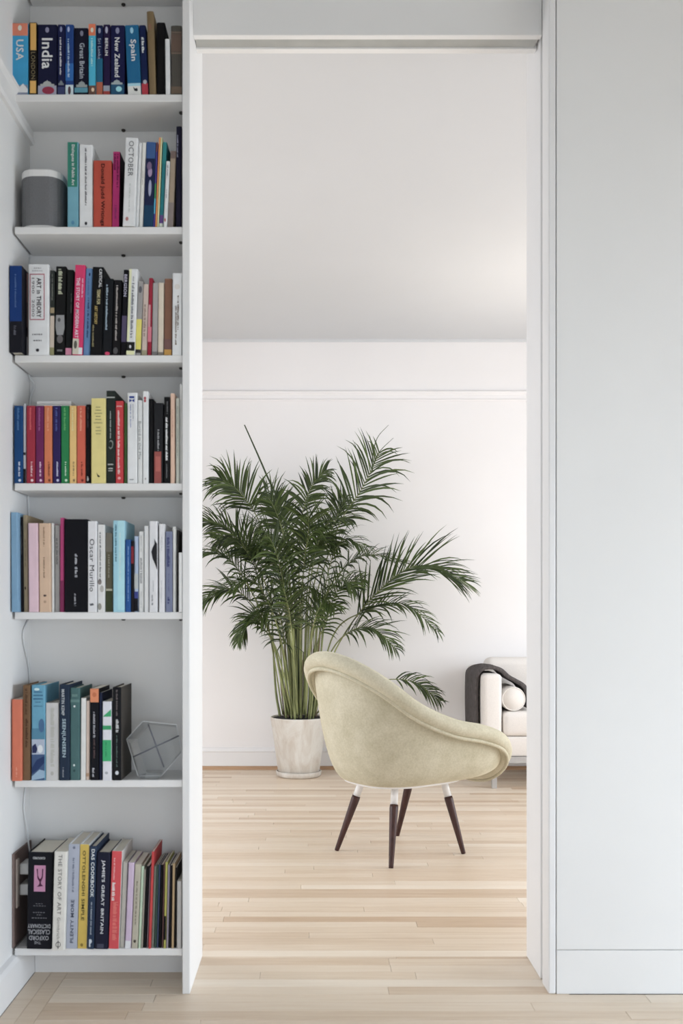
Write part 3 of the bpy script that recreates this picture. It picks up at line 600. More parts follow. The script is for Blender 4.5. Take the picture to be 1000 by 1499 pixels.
CUR = 5   # ---------------------------------------------------------------- sixth shelf
bk(17, 32, 1024, (222, 116, 82), 'short orange paperback at the wall', rec=-.008, dep=.13, scr=[(1122, 1136, .5, .14, (236, 160, 130))])
bk(32.4, 44.6, 1003, (124, 92, 62), 'tall brown book with dark capitals', rec=.000, dep=.15, hard=True, scr=[(1008, 1046, .5, .36, (92, 64, 44)), (1052, 1094, .55, .34, (84, 56, 38))])
bk(46, 66, 1003, (98, 164, 192), 'tall blue book with a painted seascape', rec=.000, dep=.15, hard=True, bands=[(1066, 1082, (78, 136, 164)), (1082, 1104, (176, 186, 204)), (1104, 1143, (66, 90, 130))],
   scr=[(1012, 1014, .5, -.6, (50, 100, 140)), (1017, 1019, .5, -.7, (50, 100, 140)), (1022, 1024, .5, -.7, (50, 100, 140)), (1027, 1028.5, .5, -.4, (60, 110, 140)), (1033, 1034.5, .5, -.6, (70, 120, 150))],
   shp=[('e', .75, 1062, .22, 10, (70, 110, 150)), ('p', [(.05, 1092), (.3, 1088), (.45, 1096), (.35, 1102), (.05, 1102)], (44, 52, 92)), ('e', .65, 1096, .2, 6, (220, 224, 230)), ('p', [(.02, 1124), (.4, 1112), (.98, 1106), (.98, 1116), (.5, 1126), (.02, 1132)], (40, 60, 104)), ('p', [(.02, 1136), (.6, 1126), (.98, 1128), (.98, 1138), (.02, 1142)], (150, 180, 205)), ('e', .4, 1009, .2, 2, (200, 226, 236))])
bk(66.6, 86, 1029, (206, 203, 201), 'off white cloth book with blind stamped lettering', rec=.004, dep=.13, hard=True, scr=[(1036, 1122, .55, .3, (190, 188, 178))], shp=[('e', .5, 1132, .12, 3, (180, 176, 170))])
bk(86.8, 102, 1002, (36, 50, 70), 'tall navy book with white capitals Seen Unseen', rec=.000, dep=.15, hard=True, txt=[('MARTIN KEMP', 1009, 1047, .36, .3, (190, 196, 200), 'D'), ('SEEN|UNSEEN', 1052, 1108, .42, .44, (172, 196, 206), 'D')], scr=[(1123, 1137, .4, .16, (140, 146, 156))])
bk(102.6, 117, 1007, (72, 108, 108), 'teal grey book with two white dots', rec=.004, dep=.15, hard=True, bands=[(1024, 1028, (96, 132, 128))], shp=[('e', .45, 1034, .1, 1.6, (220, 228, 226)), ('e', .42, 1120, .1, 1.6, (210, 220, 216)), ('e', .42, 1128, .12, 2, (50, 80, 80))], scr=[(1016, 1020, .5, -.6, (110, 146, 140))])
bk(117.6, 125.4, 1022, (222, 220, 216), 'slim white paperback beside the teal grey book', rec=.006, lean=.8)
bk(125.8, 131, 1026, (218, 194, 178), 'slim shell pink paperback', rec=.008, lean=.6, bands=[(1132, 1137, (190, 150, 120))])
bk(131.6, 145, 1008, (18, 19, 26), 'black book with an orange head', rec=.004, dep=.14, bands=[(1008, 1028, (226, 136, 88))], scr=[(1042, 1080, .5, .26, (170, 170, 176)), (1082, 1110, .5, .2, (90, 70, 70)), (1124, 1137, .4, .26, (190, 190, 196))], shp=[('e', .5, 1017, .24, 3.5, (206, 112, 66))])
bk(145.4, 149.4, 1014, (30, 36, 62), 'thin navy booklet beside black orange headed book', rec=.004, dep=.14)
bk(150, 163.4, 1027, (222, 220, 228), 'white book with green chevron blocks', rec=.000, dep=.12, bands=[(1062, 1068, (50, 160, 104)), (1083, 1114, (44, 176, 110))], shp=[('p', [(.03, 1049), (.97, 1038), (.97, 1049)], (50, 170, 108)), ('e', .45, 1131, .18, 2, (170, 170, 178))], scr=[(1086, 1108, .4, .12, (30, 120, 76))])
bk(164.8, 177.8, 1006, (24, 24, 28), 'tall black book with a dark brown photographic cover', rec=.002, dep=.15, hard=True, cov=(70, 64, 58), scr=[(1010, 1048, .5, .2, (110, 100, 100)), (1053, 1072, .55, .36, (206, 206, 206)), (1076, 1124, .5, .16, (90, 110, 104))], shp=[('e', .5, 1131, .2, 3, (206, 210, 216))])

CUR = 6   # ---------------------------------------------------------------- bottom shelf
K = (170, 170, 176)
bk(38.4, 75, 1248, (22, 22, 30), 'very thick black dictionary with a pink picture', lean=2.6, rec=.000, dep=.165, hard=True, bands=[(1267, 1305, (206, 140, 176), .26, .72)],
   txt=[('DICTIONARY', 1352, 1358, .5, .92, K, 'F'), ('CLASSICAL', 1360, 1367, .5, .9, K, 'F'), ('OXFORD', 1369, 1375.5, .5, .8, K, 'F'), ('THE', 1377, 1381, .45, .26, K, 'f'), ('OXFORD', 1254.5, 1258, .45, .5, (200, 200, 200), 'F')],
   scr=[(1322, 1323.2, .5, -.3, (110, 110, 116)), (1325, 1326.2, .5, -.5, (110, 110, 116)), (1334.5, 1336, .5, -.5, (110, 110, 116)), (1338, 1339.4, .5, -.2, (110, 110, 116)), (1342.5, 1344, .5, -.6, (110, 110, 116))],
   shp=[('p', [(.36, 1272), (.41, 1272), (.42, 1282), (.5, 1288), (.49, 1291), (.40, 1286)], (80, 30, 62)), ('p', [(.58, 1272), (.63, 1272), (.62, 1284), (.54, 1291), (.52, 1288), (.58, 1282)], (80, 30, 62)), ('p', [(.49, 1286), (.53, 1286), (.55, 1294), (.64, 1297), (.38, 1298), (.48, 1294)], (80, 30, 62))])
bk(75.6, 94.6, 1247, (226, 221, 212), 'thick cream book reading The Story of Art', lean=3.8, rec=-.010, dep=.17, rnd_spine=.001, txt=[('THE STORY OF ART', 1251, 1337, .5, .3, (112, 106, 102), 'd'), ('Gombrich', 1341, 1372, .5, .24, (140, 134, 126), 'd')],
   shp=[('e', .5, 1380, .2, 4, (80, 78, 76)), ('e', .5, 1380, .15, 3, (226, 221, 212)), ('p', [(.47, 1374), (.53, 1374), (.53, 1386), (.47, 1386)], (80, 78, 76))])
bk(96.4, 113, 1236, (176, 181, 197), 'tall lavender grey cookbook reading Plenty More', lean=4, rec=.004, dep=.168, hard=True, cov=(228, 228, 230), txt=[('PLENTY MORE', 1317, 1380, .5, .3, (84, 90, 110), 'U')], scr=[(1256, 1306, .5, .18, (120, 126, 146))], shp=[('e', .5, 1241, .12, 2, (120, 126, 146))])
bk(113.4, 127, 1236, (216, 182, 66), 'tall yellow cookbook with dark capitals', lean=4, rec=.004, dep=.168, hard=True, cov=(228, 228, 226), txt=[('OTTOLENGHI SIMPLE', 1245, 1347, .48, .34, (96, 82, 40), 'D')], shp=[('e', .45, 1383, .16, 2.4, (150, 120, 40))])
bk(127.4, 137.6, 1239, (42, 58, 84), 'slim navy cookbook with bold white capitals', lean=4, rec=.000, dep=.168, hard=True, txt=[('DAS COOKBOOK', 1243, 1313, .52, .5, (226, 230, 234), 'D')], scr=[(1320, 1367, .5, .22, (160, 170, 182))], shp=[('p', [(.25, 1374), (.6, 1374), (.7, 1378), (.45, 1381), (.5, 1385), (.25, 1385)], (200, 206, 214))])
bk(138, 157.6, 1248, (30, 31, 52), 'thick navy cookbook reading Great Britain', lean=4.2, rec=.000, dep=.16, hard=True, txt=[("JAMIE'S GREAT BRITAIN", 1259, 1366, .5, .3, (216, 218, 222), 'D')], bands=[(1381, 1387, (70, 72, 92), .2, .7)])
bk(159, 174, 1246, (222, 72, 78), 'coral red cookbook with white lettering', lean=5, rec=.002, dep=.16, hard=True, cov=(216, 212, 204), scr=[(1256, 1288, .3, .16, (238, 170, 168)), (1292, 1318, .3, .34, (244, 220, 216)), (1320, 1376, .55, .5, (236, 120, 110))])
bk(174.6, 182, 1262, (206, 202, 192), 'slim pale grey booklet beside coral red cookbook', lean=5, rec=.012)
bk(182.6, 191.4, 1263, (206, 182, 208), 'slim lilac booklet with a white foot', lean=5.4, rec=.004, bands=[(1377, 1389, (222, 222, 226))])
bk(192, 201.6, 1265, (190, 182, 162), 'slim stone beige booklet', lean=5.4, rec=.006, scr=[(1290, 1354, .5, .22, (120, 110, 92))], shp=[('e', .5, 1378, .2, 2.4, (70, 62, 56))])
bk(202, 205.8, 1268, (186, 208, 178), 'thin pale green booklet', lean=5, rec=.006)
bk(206, 209, 1273, (158, 150, 136), 'thin taupe booklet', lean=4.6, rec=.008)
bk(209.4, 214.4, 1268, (28, 28, 30), 'thin black record sleeve beside a taupe booklet', lean=4.4, rec=.012)
bk(214.8, 216.6, 1270, (138, 120, 128), 'thin mauve booklet', lean=4.4, rec=.010)
bk(217, 220.6, 1247, (206, 60, 60), 'thin tall scarlet booklet', lean=5, rec=.004, dep=.15)
bk(221, 225.4, 1268, (126, 134, 122), 'thin sage grey booklet', lean=3.6, rec=.012)
bk(225.8, 228.8, 1266, (60, 82, 72), 'thin dark green booklet', lean=3.6, rec=.010)
bk(229.2, 231.6, 1266, (62, 74, 104), 'thin steel blue booklet', lean=3.4, rec=.010)
bk(232, 236.4, 1266, (22, 18, 20), 'thin black booklet beside steel blue one', lean=3.2, rec=.012)
bk(236.8, 238.8, 1265, (120, 84, 84), 'thin dusty brown red booklet', lean=3, rec=.010)
bk(239.2, 242.6, 1262, (176, 170, 72), 'thin mustard booklet with a black lower half', lean=2.8, rec=.006, bands=[(1341, 1376, (22, 20, 20))])
bk(243, 246.2, 1266, (146, 134, 146), 'thin greyish purple booklet', lean=2.6, rec=.008)
bk(246.6, 250.4, 1267, (30, 27, 30), 'thin black booklet beside a tan one', lean=2.4, rec=.010)
bk(250.8, 254.2, 1264, (182, 152, 110), 'thin tan booklet', lean=2, rec=.006)
bk(254.6, 257.6, 1270, (40, 36, 34), 'thin brown black booklet', lean=1.6, rec=.012)
bk(258.4, 265.6, 1290, (186, 182, 178), 'short grey white booklet against the bookcase side', lean=.6, rec=.004, dep=.12)

# ------------------------------------------------------------------ other things in the bookcase
# speaker: rounded square column with white caps
def rsq_ring(bm, w, dpt, r, z, n=6):
    out = []
    for (sx, sy, a0) in ((1, 1, 0), (-1, 1, 90), (-1, -1, 180), (1, -1, 270)):
        for i in range(n+1):
            a = math.radians(a0+90*i/n)
            out.append(bm.verts.new((sx*(w/2-r)+r*math.cos(a), sy*(dpt/2-r)+r*math.sin(a), z)))
    return out
def rsq(bm, levels):
    rings = [rsq_ring(bm, *l) for l in levels]; n = len(rings[0])
    for a, b_ in zip(rings, rings[1:]):
        for i in range(n): bm.faces.new((a[i], a[(i+1) % n], b_[(i+1) % n], b_[i]))
    bm.faces.new(rings[0][::-1]); bm.faces.new(rings[-1])
    return bm
d = YF+.075; k = d/FP
sx = (66.2-CX)*k; sw = 61.5*k
sp = tag(empty('speaker', (sx, d, SZ[1]+.0001)), 'grey mesh speaker with white rounded caps standing on the second shelf', 'speaker')
hh = (332-247)*k
whitepl = smat('white_plastic', (232, 230, 228), rough=.35, vary=.01)
grille = smat('grey_speaker_grille', (112, 112, 114), rough=.6, vary=.12, scale=420, bump=.3)
obj('grille', rsq(bmesh.new(), [(sw, sw, .045, .0081), (sw, sw, .045, hh-.0221)]), grille, sp)
obj('base_cap', rsq(bmesh.new(), [(sw-.012, sw-.012, .04, 0), (sw-.002, sw-.002, .045, .004), (sw-.002, sw-.002, .045, .008)]), whitepl, sp)
obj('top_cap', rsq(bmesh.new(), [(sw, sw, .045, hh-.022), (sw+.001, sw+.001, .045, hh-.004), (sw-.006, sw-.006, .042, hh)]), whitepl, sp)
# white box lying on the coloured paperbacks
k = 2.86/FP
zt = H-(594-CY)*(YF+.010)/FP+.0002
x0, x1 = (63-CX)*k, (112-CX)*k
tb = tag(empty('card_box', ((x0+x1)/2, 2.85, zt)), 'flat white card box lying on the row of coloured paperbacks', 'box', )
obj('box_body', newbox(-(x1-x0)/2, (x1-x0)/2, -.05, .05, 0, .016, r=.001), smat('white_card', (230, 228, 226), rough=.6), tb)
obj('lid', newbox(-(x1-x0)/2-.001, (x1-x0)/2+.001, -.051, .051, .0161, .0255, r=.001), smat('white_card_lid', (236, 234, 232), rough=.6), tb)
# clear acrylic polyhedron with crossing rods
acr = bpy.data.materials.new('clear_acrylic'); acr.use_nodes = True
nt = acr.node_tree; nt.nodes.remove(nt.nodes['Principled BSDF'])
tr_ = nt.nodes.new('ShaderNodeBsdfTransparent'); tr_.inputs['Color'].default_value = (.96, .965, .965, 1)
gl_ = nt.nodes.new('ShaderNodeBsdfGlossy'); gl_.inputs['Roughness'].default_value = .05
fr_ = nt.nodes.new('ShaderNodeFresnel'); fr_.inputs['IOR'].default_value = 1.35
mx_ = nt.nodes.new('ShaderNodeMixShader')
nt.links.new(fr_.outputs[0], mx_.inputs['Fac']); nt.links.new(tr_.outputs[0], mx_.inputs[1]); nt.links.new(gl_.outputs[0], mx_.inputs[2])
nt.links.new(mx_.outputs[0], nt.nodes['Material Output'].inputs['Surface'])
edgem = smat('acrylic_edge', (240, 241, 241), rough=.2, vary=.02)
rodm = smat('grey_rod', (132, 132, 142), rough=.35, vary=.03)
fd, bd_ = YF+.028, YF+.135
hexp = [(185.5, 1082), (209, 1056), (258, 1061), (266, 1102), (236, 1136), (202, 1136)]
dm = YF+.052
cpos = px(226, 1142, dm); cpos.z = SZ[5]+.0002
ac = tag(empty('acrylic_sculpture', cpos), 'clear acrylic polyhedron with two crossed rods beside the tall black book', 'sculpture')
loc = []
for x, y in hexp:
    v = px(x, y, dm); loc.append((v.x-cpos.x, max(v.z-cpos.z, .004) if y < 1130 else .004))
loc = [(a, c) for a, c in loc]
F_ = [Vector((a*.80+.004, -.040, .004+(c-.004)*.86+.006 if c > .01 else .004)) for a, c in loc]
M_ = [Vector((a, 0, c)) for a, c in loc]
B_ = [Vector((a*.80+.004, .060, .004+(c-.004)*.86+.006 if c > .01 else .004)) for a, c in loc]
bm = bmesh.new()
R_ = [[bm.verts.new(v) for v in L] for L in (F_, M_, B_)]
for A, B in zip(R_, R_[1:]):
    for i in range(6): bm.faces.new((A[i], A[(i+1) % 6], B[(i+1) % 6], B[i]))
bm.faces.new(R_[0]); bm.faces.new(R_[2][::-1])
obj('body', bm, acr, ac)
bm = bmesh.new()
for i in range(6): tube(bm, [M_[i], M_[(i+1) % 6]], .0015, 6)
for i in range(6): tube(bm, [B_[i], M_[i]], .0008, 5)
obj('edges', bm, edgem, ac)
def loc_px(x, y, dd):
    v = px(x, y, dd); return Vector((v.x-cpos.x, v.y-cpos.y, v.z-cpos.z))
for (p, q) in (((195, 1108), (262, 1077)), ((217, 1060), (240, 1123))):
    bm = bmesh.new(); a, c = loc_px(*p, dm), loc_px(*q, dm)
    tube(bm, [a, a.lerp(c, .5), c], .0022, 8); obj('rod', bm, rodm, ac, smooth=True)
# wall socket with its plugs, at the left wall above the bottom shelf
so = tag(empty('wall_outlet', (XL, YF+.09, 1.098-(1285-CY)*2.80/FP)), 'brown mounting board with white plugs on the wall beside the thick dictionary', 'outlet')
obj('back_board', newbox(.0002, .006, -.085, .085, -.185, .085, r=.001), smat('brown_board', (128, 108, 102), rough=.6, vary=.08), so)
obj('face_plate', newbox(.0062, .011, -.070, -.050, -.075, .065, r=.001), smat('beige_plate', (196, 182, 174), rough=.5), so)
for z in (.030, -.030):
    pl = obj('plug', newbox(.0062, .034, -.035, .028, z-.018, z+.014, r=.004, seg=2), whitepl, so)
    bm = bmesh.new(); tube(bm, [(.0341, 0, z), (.040, 0, z-.002)], [.006, .004], 10); obj('strain_relief', bm, whitepl, pl)
# white power cord running down the gap at the wall
cordm = smat('white_cord', (226, 226, 226), rough=.45, vary=.02)
pts = []
xg = XL+.0042
def cp(x, y, dd): v = px(x, y, dd); return v
pts = [Vector((xg, 2.895, SZ[1]-.03)), Vector((xg, 2.89, SZ[2]+.05)), Vector((xg, 2.89, SZ[2]-.02)), cp(50, 565, 2.905), cp(43, 592, 2.90), Vector((xg+.004, 2.88, SZ[3]+.06)),
       Vector((xg, 2.88, SZ[3]-.01)), Vector((xg, 2.885, SZ[3]-.05)), Vector((xg, 2.903, SZ[4]+.16)), Vector((xg, 2.903, SZ[4]+.05)), Vector((xg, 2.90, SZ[4]-.01)), Vector((xg, 2.83, SZ[4]-.07)), cp(36, 985, 2.895), Vector((xg+.004, 2.90, SZ[5]+.10)), Vector((xg, 2.87, SZ[5]-.01)),
       cp(33, 1180, 2.84), cp(40, 1215, 2.86), cp(43, 1243, 2.87), Vector((XL+.038, 2.85, SZ[6]+.17))]
for p in pts: p.x = max(p.x, XL+.0035); p.y = min(p.y, YA-.004)
bm = bmesh.new(); tube(bm, catmull(pts, 120), .0027, 8)
tag(obj('power_cord', bm, cordm, smooth=True), 'thin white power cord hanging down the wall behind the books', 'cord')

# ------------------------------------------------------------------ shell chair
CC = Vector((.366, 4.35, 0)); ang = math.atan2(.57, .82)
velvet = bpy.data.materials.new('pale_olive_velvet'); velvet.use_nodes = True
nt = velvet.node_tree; b = nt.nodes['Principled BSDF']; b.inputs['Roughness'].default_value = .85; b.inputs['Specular IOR Level'].default_value = .2
b.inputs['Sheen Weight'].default_value = .5; b.inputs['Sheen Roughness'].default_value = .4; b.inputs['Sheen Tint'].default_value = (*lin((240, 232, 205)), 1)
tc = nt.nodes.new('ShaderNodeTexCoord')
n1 = nt.nodes.new('ShaderNodeTexNoise'); n1.inputs['Scale'].default_value = 9; n1.inputs['Detail'].default_value = 8; n1.inputs['Roughness'].default_value = .7
n2 = nt.nodes.new('ShaderNodeTexNoise'); n2.inputs['Scale'].default_value = 130; n2.inputs['Detail'].default_value = 3
nt.links.new(tc.outputs['Object'], n1.inputs['Vector']); nt.links.new(tc.outputs['Object'], n2.inputs['Vector'])
mx = nt.nodes.new('ShaderNodeMath'); mx.operation = 'MULTIPLY_ADD'; mx.inputs[1].default_value = .35
nt.links.new(n2.outputs['Fac'], mx.inputs[0])
m2 = nt.nodes.new('ShaderNodeMath'); m2.operation = 'MULTIPLY'; m2.inputs[1].default_value = .65
nt.links.new(n1.outputs['Fac'], m2.inputs[0]); nt.links.new(m2.outputs[0], mx.inputs[2])
cr = nt.nodes.new('ShaderNodeValToRGB'); cr.color_ramp.elements[0].position = .32; cr.color_ramp.elements[1].position = .68
cr.color_ramp.elements[0].color = (*lin((181, 174, 149)), 1); cr.color_ramp.elements[1].color = (*lin((213, 207, 187)), 1)
nt.links.new(mx.outputs[0], cr.inputs['Fac']); nt.links.new(cr.outputs['Color'], b.inputs['Base Color'])
bp = nt.nodes.new('ShaderNodeBump'); bp.inputs['Strength'].default_value = .25; bp.inputs['Distance'].default_value = .002
nt.links.new(n2.outputs['Fac'], bp.inputs['Height']); nt.links.new(bp.outputs[0], b.inputs['Normal'])
chair = tag(empty('shell_chair', CC, ang), 'pale olive velvet shell armchair with tapered dark wooden legs', 'chair')
half = [(-.40, 0, .885), (-.37, .14, .858), (-.285, .25, .785), (-.15, .318, .675), (.02, .35, .600), (.18, .356, .565), (.32, .338, .515), (.415, .262, .432), (.448, .14, .350), (.455, 0, .322)]
ctrl = half+[(u, -v, w) for u, v, w in half[-2:0:-1]]
NT = 96
ext = [Vector(p) for p in ctrl]; m = len(ext)
rim = []
for i in range(NT):
    t = i/NT*m; kk = int(t); u = t-kk
    a, bb, c, dd = ext[(kk-1) % m], ext[kk % m], ext[(kk+1) % m], ext[(kk+2) % m]
    rim.append(0.5*((2*bb)+(c-a)*u+(2*a-5*bb+4*c-dd)*u*u+(3*bb-a-3*c+dd)*u**3))
WB = .335
def base_pt(r):
    a = math.atan2(r.y, r.x-.03); ca, sa = math.cos(a), math.sin(a); e = 2/2.8
    return Vector((.035+.27*math.copysign(abs(ca)**e, ca), .215*math.copysign(abs(sa)**e, sa), WB))
NS = 16
bm = bmesh.new(); rings = []
for s in range(NS+1):
    t = s/NS; ring = []
    for r in rim:
        b0 = base_pt(r); rin = r+Vector((r.x-.03, r.y, 0)).normalized()*-.012+Vector((0, 0, -.008))
        q_ = min(1, max(0, (r.x+.15)/.5)); q_ = q_*q_*(3-2*q_)
        c = Vector((b0.x+(.62+.3*q_)*(rin.x-b0.x), b0.y+(.72+.24*q_)*(rin.y-b0.y), b0.z+(.10-.08*q_)*(rin.z-b0.z)))
        ring.append(bm.verts.new((1-t)**2*b0+2*t*(1-t)*c+t*t*rin))
    rings.append(ring)
for A, B in zip(rings, rings[1:]):
    for i in range(NT): bm.faces.new((A[i], A[(i+1) % NT], B[(i+1) % NT], B[i]))
bm.faces.new(rings[0][::-1])
obj('shell', bm, velvet, chair, smooth=True)
# inside: seat and back upholstery following the shell
bm = bmesh.new(); rings = []
cs = Vector((.06, 0, .445))
for s in range(NS+1):
    t = s/NS; ring = []
    for r in rim:
        rin = r+Vector((r.x-.03, r.y, 0)).normalized()*-.028
        c = Vector((cs.x+.86*(rin.x-cs.x), cs.y+.86*(rin.y-cs.y), min(cs.z-.01+.10*(rin.z-cs.z), cs.z-.01)))
        c.z = max(c.z, WB+.05)
        ring.append(bm.verts.new((1-t)**2*(cs+(rin-cs)*.02)+2*t*(1-t)*c+t*t*rin))
    rings.append(ring)
for A, B in zip(rings, rings[1:]):
    for i in range(NT): bm.faces.new((B[i], B[(i+1) % NT], A[(i+1) % NT], A[i]))
bm.faces.new(rings[0])
obj('seat_upholstery', bm, velvet, chair, smooth=True)
# rolled rim: padded tube bent outward, and the piping under it
def loop_tube(pts, rad_fn, n=14):
    b_ = bmesh.new(); rings = []; N_ = len(pts)
    for i, p in enumerate(pts):
        t = (pts[(i+1) % N_]-pts[i-1]).normalized()
        out = Vector((p.x-.03, p.y, 0)); out = (out-t*out.dot(t)).normalized(); up = t.cross(out)
        if up.z < 0: up = -up
        ra, rb = rad_fn(i)
        rings.append([b_.verts.new(p+out*math.cos(2*math.pi*k_/n)*ra+up*math.sin(2*math.pi*k_/n)*rb) for k_ in range(n)])
    for i in range(N_):
        A, B = rings[i], rings[(i+1) % N_]
        for k_ in range(n): b_.faces.new((A[k_], A[(k_+1) % n], B[(k_+1) % n], B[k_]))
    return b_
rm = obj('rim_roll', loop_tube(rim, lambda i: (.034, .036)), velvet, chair, smooth=True)
pp = [r+Vector((r.x-.03, r.y, 0)).normalized()*.012+Vector((0, 0, -.040)) for r in rim]
obj('piping', loop_tube(pp, lambda i: (.009, .009), 8), velvet, rm, smooth=True)
whm = smat('white_chair_metal', (238, 237, 236), rough=.35, vary=.01)
walnut = smat('dark_walnut', (66, 40, 36), rough=.42, vary=.3, scale=12, stretch=(8, 8, .6))
bm = bmesh.new(); ring0 = []; ring1 = []
for r in rim:
    b0 = base_pt(r); ring0.append(bm.verts.new((b0.x*.985+.0005, b0.y*.985, WB-.0005))); ring1.append(bm.verts.new((b0.x*.97+.001, b0.y*.97, WB-.009)))
for i in range(NT): bm.faces.new((ring1[i], ring1[(i+1) % NT], ring0[(i+1) % NT], ring0[i]))
bm.faces.new(ring1[::-1]); bm.faces.new(ring0)
obj('base_plate', bm, whm, chair)
feet = [((-.2, -.204), (-.105, -.115)), ((-.215, .169), (-.115, .105)), ((.221, -.204), (.185, -.11)), ((.197, .234), (.215, .145))]
for (fu, fv), (tu, tv) in feet:
    top = Vector((tu, tv, WB-.0095)); ft = Vector((fu, fv, .0002)); j = top.lerp(ft, .235)
    bm = bmesh.new(); tube(bm, [j, top.lerp(ft, .28), top.lerp(ft, .98), ft], [.0185, .0195, .0105, .0095], 16)
    lg = obj('leg', bm, walnut, chair, smooth=False)
    for p in lg.data.polygons: p.use_smooth = len(p.vertices) == 4
    bm = bmesh.new(); tube(bm, [top, j-(ft-top)*.002], [.0165, .0165], 16)
    lc = obj('leg_collar', bm, whm, lg)
    for p in lc.data.polygons: p.use_smooth = len(p.vertices) == 4

# ------------------------------------------------------------------ sofa with bolster and throw
sofam = smat('ivory_sofa_fabric', (234, 228, 222), rough=.9, vary=.03, scale=180, bump=.15, spec=.15)
steel = smat('brushed_steel', (186, 186, 186), rough=.35, vary=.04, metallic=.6)
SX0, SX1, SYF = 1.027, 2.93, 5.875
so_ = tag(empty('sofa', ((SX0+SX1)/2, 6.2, 0)), 'ivory fabric sofa with steel frame against the far wall', 'sofa')
def sp_(name, bm_, mat, smooth=True, par=None):
    o_ = obj(name, bm_, mat, par or so_, smooth)
    if par is None: o_.location = (-(SX0+SX1)/2, -6.2, 0)
    return o_
for x0 in (SX0, SX1-.118): sp_('arm', newbox(x0, x0+.118, SYF+.005, 6.50, .196, .704, r=.028, seg=4), sofam)
sp_('base', newbox(SX0+.119, SX1-.119, SYF+.01, 6.49, .196, .318, r=.012, seg=2), sofam)
sp_('backrest', newbox(SX0+.004, SX1-.004, 6.44, 6.56, .319, .725, r=.03, seg=4), sofam)
mid = (SX0+SX1)/2
for a, c in ((SX0+.124, mid-.003), (mid+.003, SX1-.124)):
    sp_('seat_cushion', newbox(a, c, SYF, 6.43, .3195, .470, r=.035, seg=4), sofam)
for a, c in ((SX0+.085, mid-.003), (mid+.003, SX1-.085)):
    bm = newbox(a, c, 6.27, 6.42, .475, .785, r=.05, seg=4)
    for v in bm.verts:
        if v.co.x < SX0+.13 or v.co.x > SX1-.13: pass
    sp_('back_cushion', bm, sofam)
bm = bmesh.new()
box(bm, SX0+.02, SX1-.02, SYF+.005, SYF+.035, .157, .1955); box(bm, SX0+.02, SX1-.02, 6.46, 6.49, .157, .1955)
sp_('frame_rail', bm, steel, False)
for x in (SX0+.055, SX1-.085):
    for yy in (SYF+.005, 6.46):
        sp_('leg', newbox(x, x+.03, yy, yy+.03, .0002, .1568, r=.001), steel, False)
# unseen uplighter added to make the glow on the ceiling, beside the sofa
lx, ly = 1.36, 5.30
fl = tag(empty('added_uplighter', (lx, ly, 0)), 'added unseen white uplighter making the ceiling glow before the ivory sofa', 'lamp')
obj('base', lathe(bmesh.new(), [(0, .0002), (.13, .0002), (.13, .012), (.02, .022), (0, .022)], 32), whitepl, fl, smooth=True)
obj('pole', lathe(bmesh.new(), [(0, .0221), (.011, .0221), (.011, 1.78), (0, 1.78)], 16), whitepl, fl, smooth=True)
obj('lamp_shade', lathe(bmesh.new(), [(0, 1.7801), (.03, 1.782), (.10, 1.83), (.15, 1.90), (.147, 1.90), (.097, 1.834), (.028, 1.787), (0, 1.786)], 32), whitepl, fl, smooth=True)
ll = bpy.data.lights.new('added_uplight', 'SPOT'); ll.energy = 16; ll.color = (1.0, .90, .78); ll.spot_size = math.radians(120); ll.spot_blend = 1.0; ll.shadow_soft_size = .04
lo_ = bpy.data.objects.new('added_uplight', ll); COL.objects.link(lo_); lo_.location = (lx, ly, 1.84); lo_.rotation_euler = (math.pi, 0, 0)
# bolster
bx, bz, br = 1.222, .5465, .0755
bo = tag(empty('bolster_cushion', (bx, 6.08, bz-br)), 'round ivory bolster cushion lying along the sofa arm', 'cushion')
bm = bmesh.new(); prof = [(0, -.17), (br*.55, -.17), (br*.9, -.162), (br, -.145), (br, .145), (br*.9, .162), (0, .17)]
lathe(bm, prof, 40); bmesh.ops.rotate(bm, verts=bm.verts[:], cent=(0, 0, 0), matrix=Matrix.Rotation(math.pi/2, 3, 'X')); bmesh.ops.translate(bm, verts=bm.verts[:], vec=(0, 0, br))
obj('cushion_cover', bm, sofam, bo, smooth=True)
bm = bmesh.new(); pr = [Vector((math.cos(a*math.pi/18)*br*.93, -.161, br+math.sin(a*math.pi/18)*br*.93)) for a in range(37)]
tube(bm, pr, .0035, 6, cap=False); obj('piping', bm, sofam, bo, smooth=True)
# throw blanket over arm and bolster
thm = smat('charcoal_knit', (92, 87, 86), rough=.95, vary=.28, scale=120, bump=.5, spec=.1, stretch=(1, 1, .25))
path = [(SX0-.012, .35), (SX0-.014, .49), (SX0-.013, .62), (SX0-.008, .69), (SX0+.02, .722), (SX0+.06, .728), (SX0+.115, .715), (SX0+.165, .672), (SX0+.215, .643), (SX0+.262, .612), (SX0+.285, .555), (SX0+.288, .50), (SX0+.292, .484)]
cv = catmull([Vector((a, 0, c)) for a, c in path], 48)
th = .013; ys = [5.965+i*.029 for i in range(16)]
tr = random.Random(3)
def fold(i, j): return .004*math.sin(j*1.15+i*.03)+.003*math.sin(j*2.3+1.3)
bm = bmesh.new(); top_, bot_ = [], []
for i, p in enumerate(cv):
    t = (cv[min(i+1, 48)]-cv[max(i-1, 0)]).normalized(); nrm = Vector((-t.z, 0, t.x))
    a, c = [], []
    for j, yv in enumerate(ys):
        taper = 1 if i < 12 else max(.60, 1-(i-12)/9*.40)
        y2 = 5.965+(yv-5.965)*taper+.010*math.sin(i*.25)
        off = .004+1.5*max(0, fold(i, j))
        c.append(bm.verts.new(p+Vector((0, y2, 0))+nrm*.0005)); a.append(bm.verts.new(p+Vector((0, y2, 0))+nrm*(th+off)))
    top_.append(a); bot_.append(c)
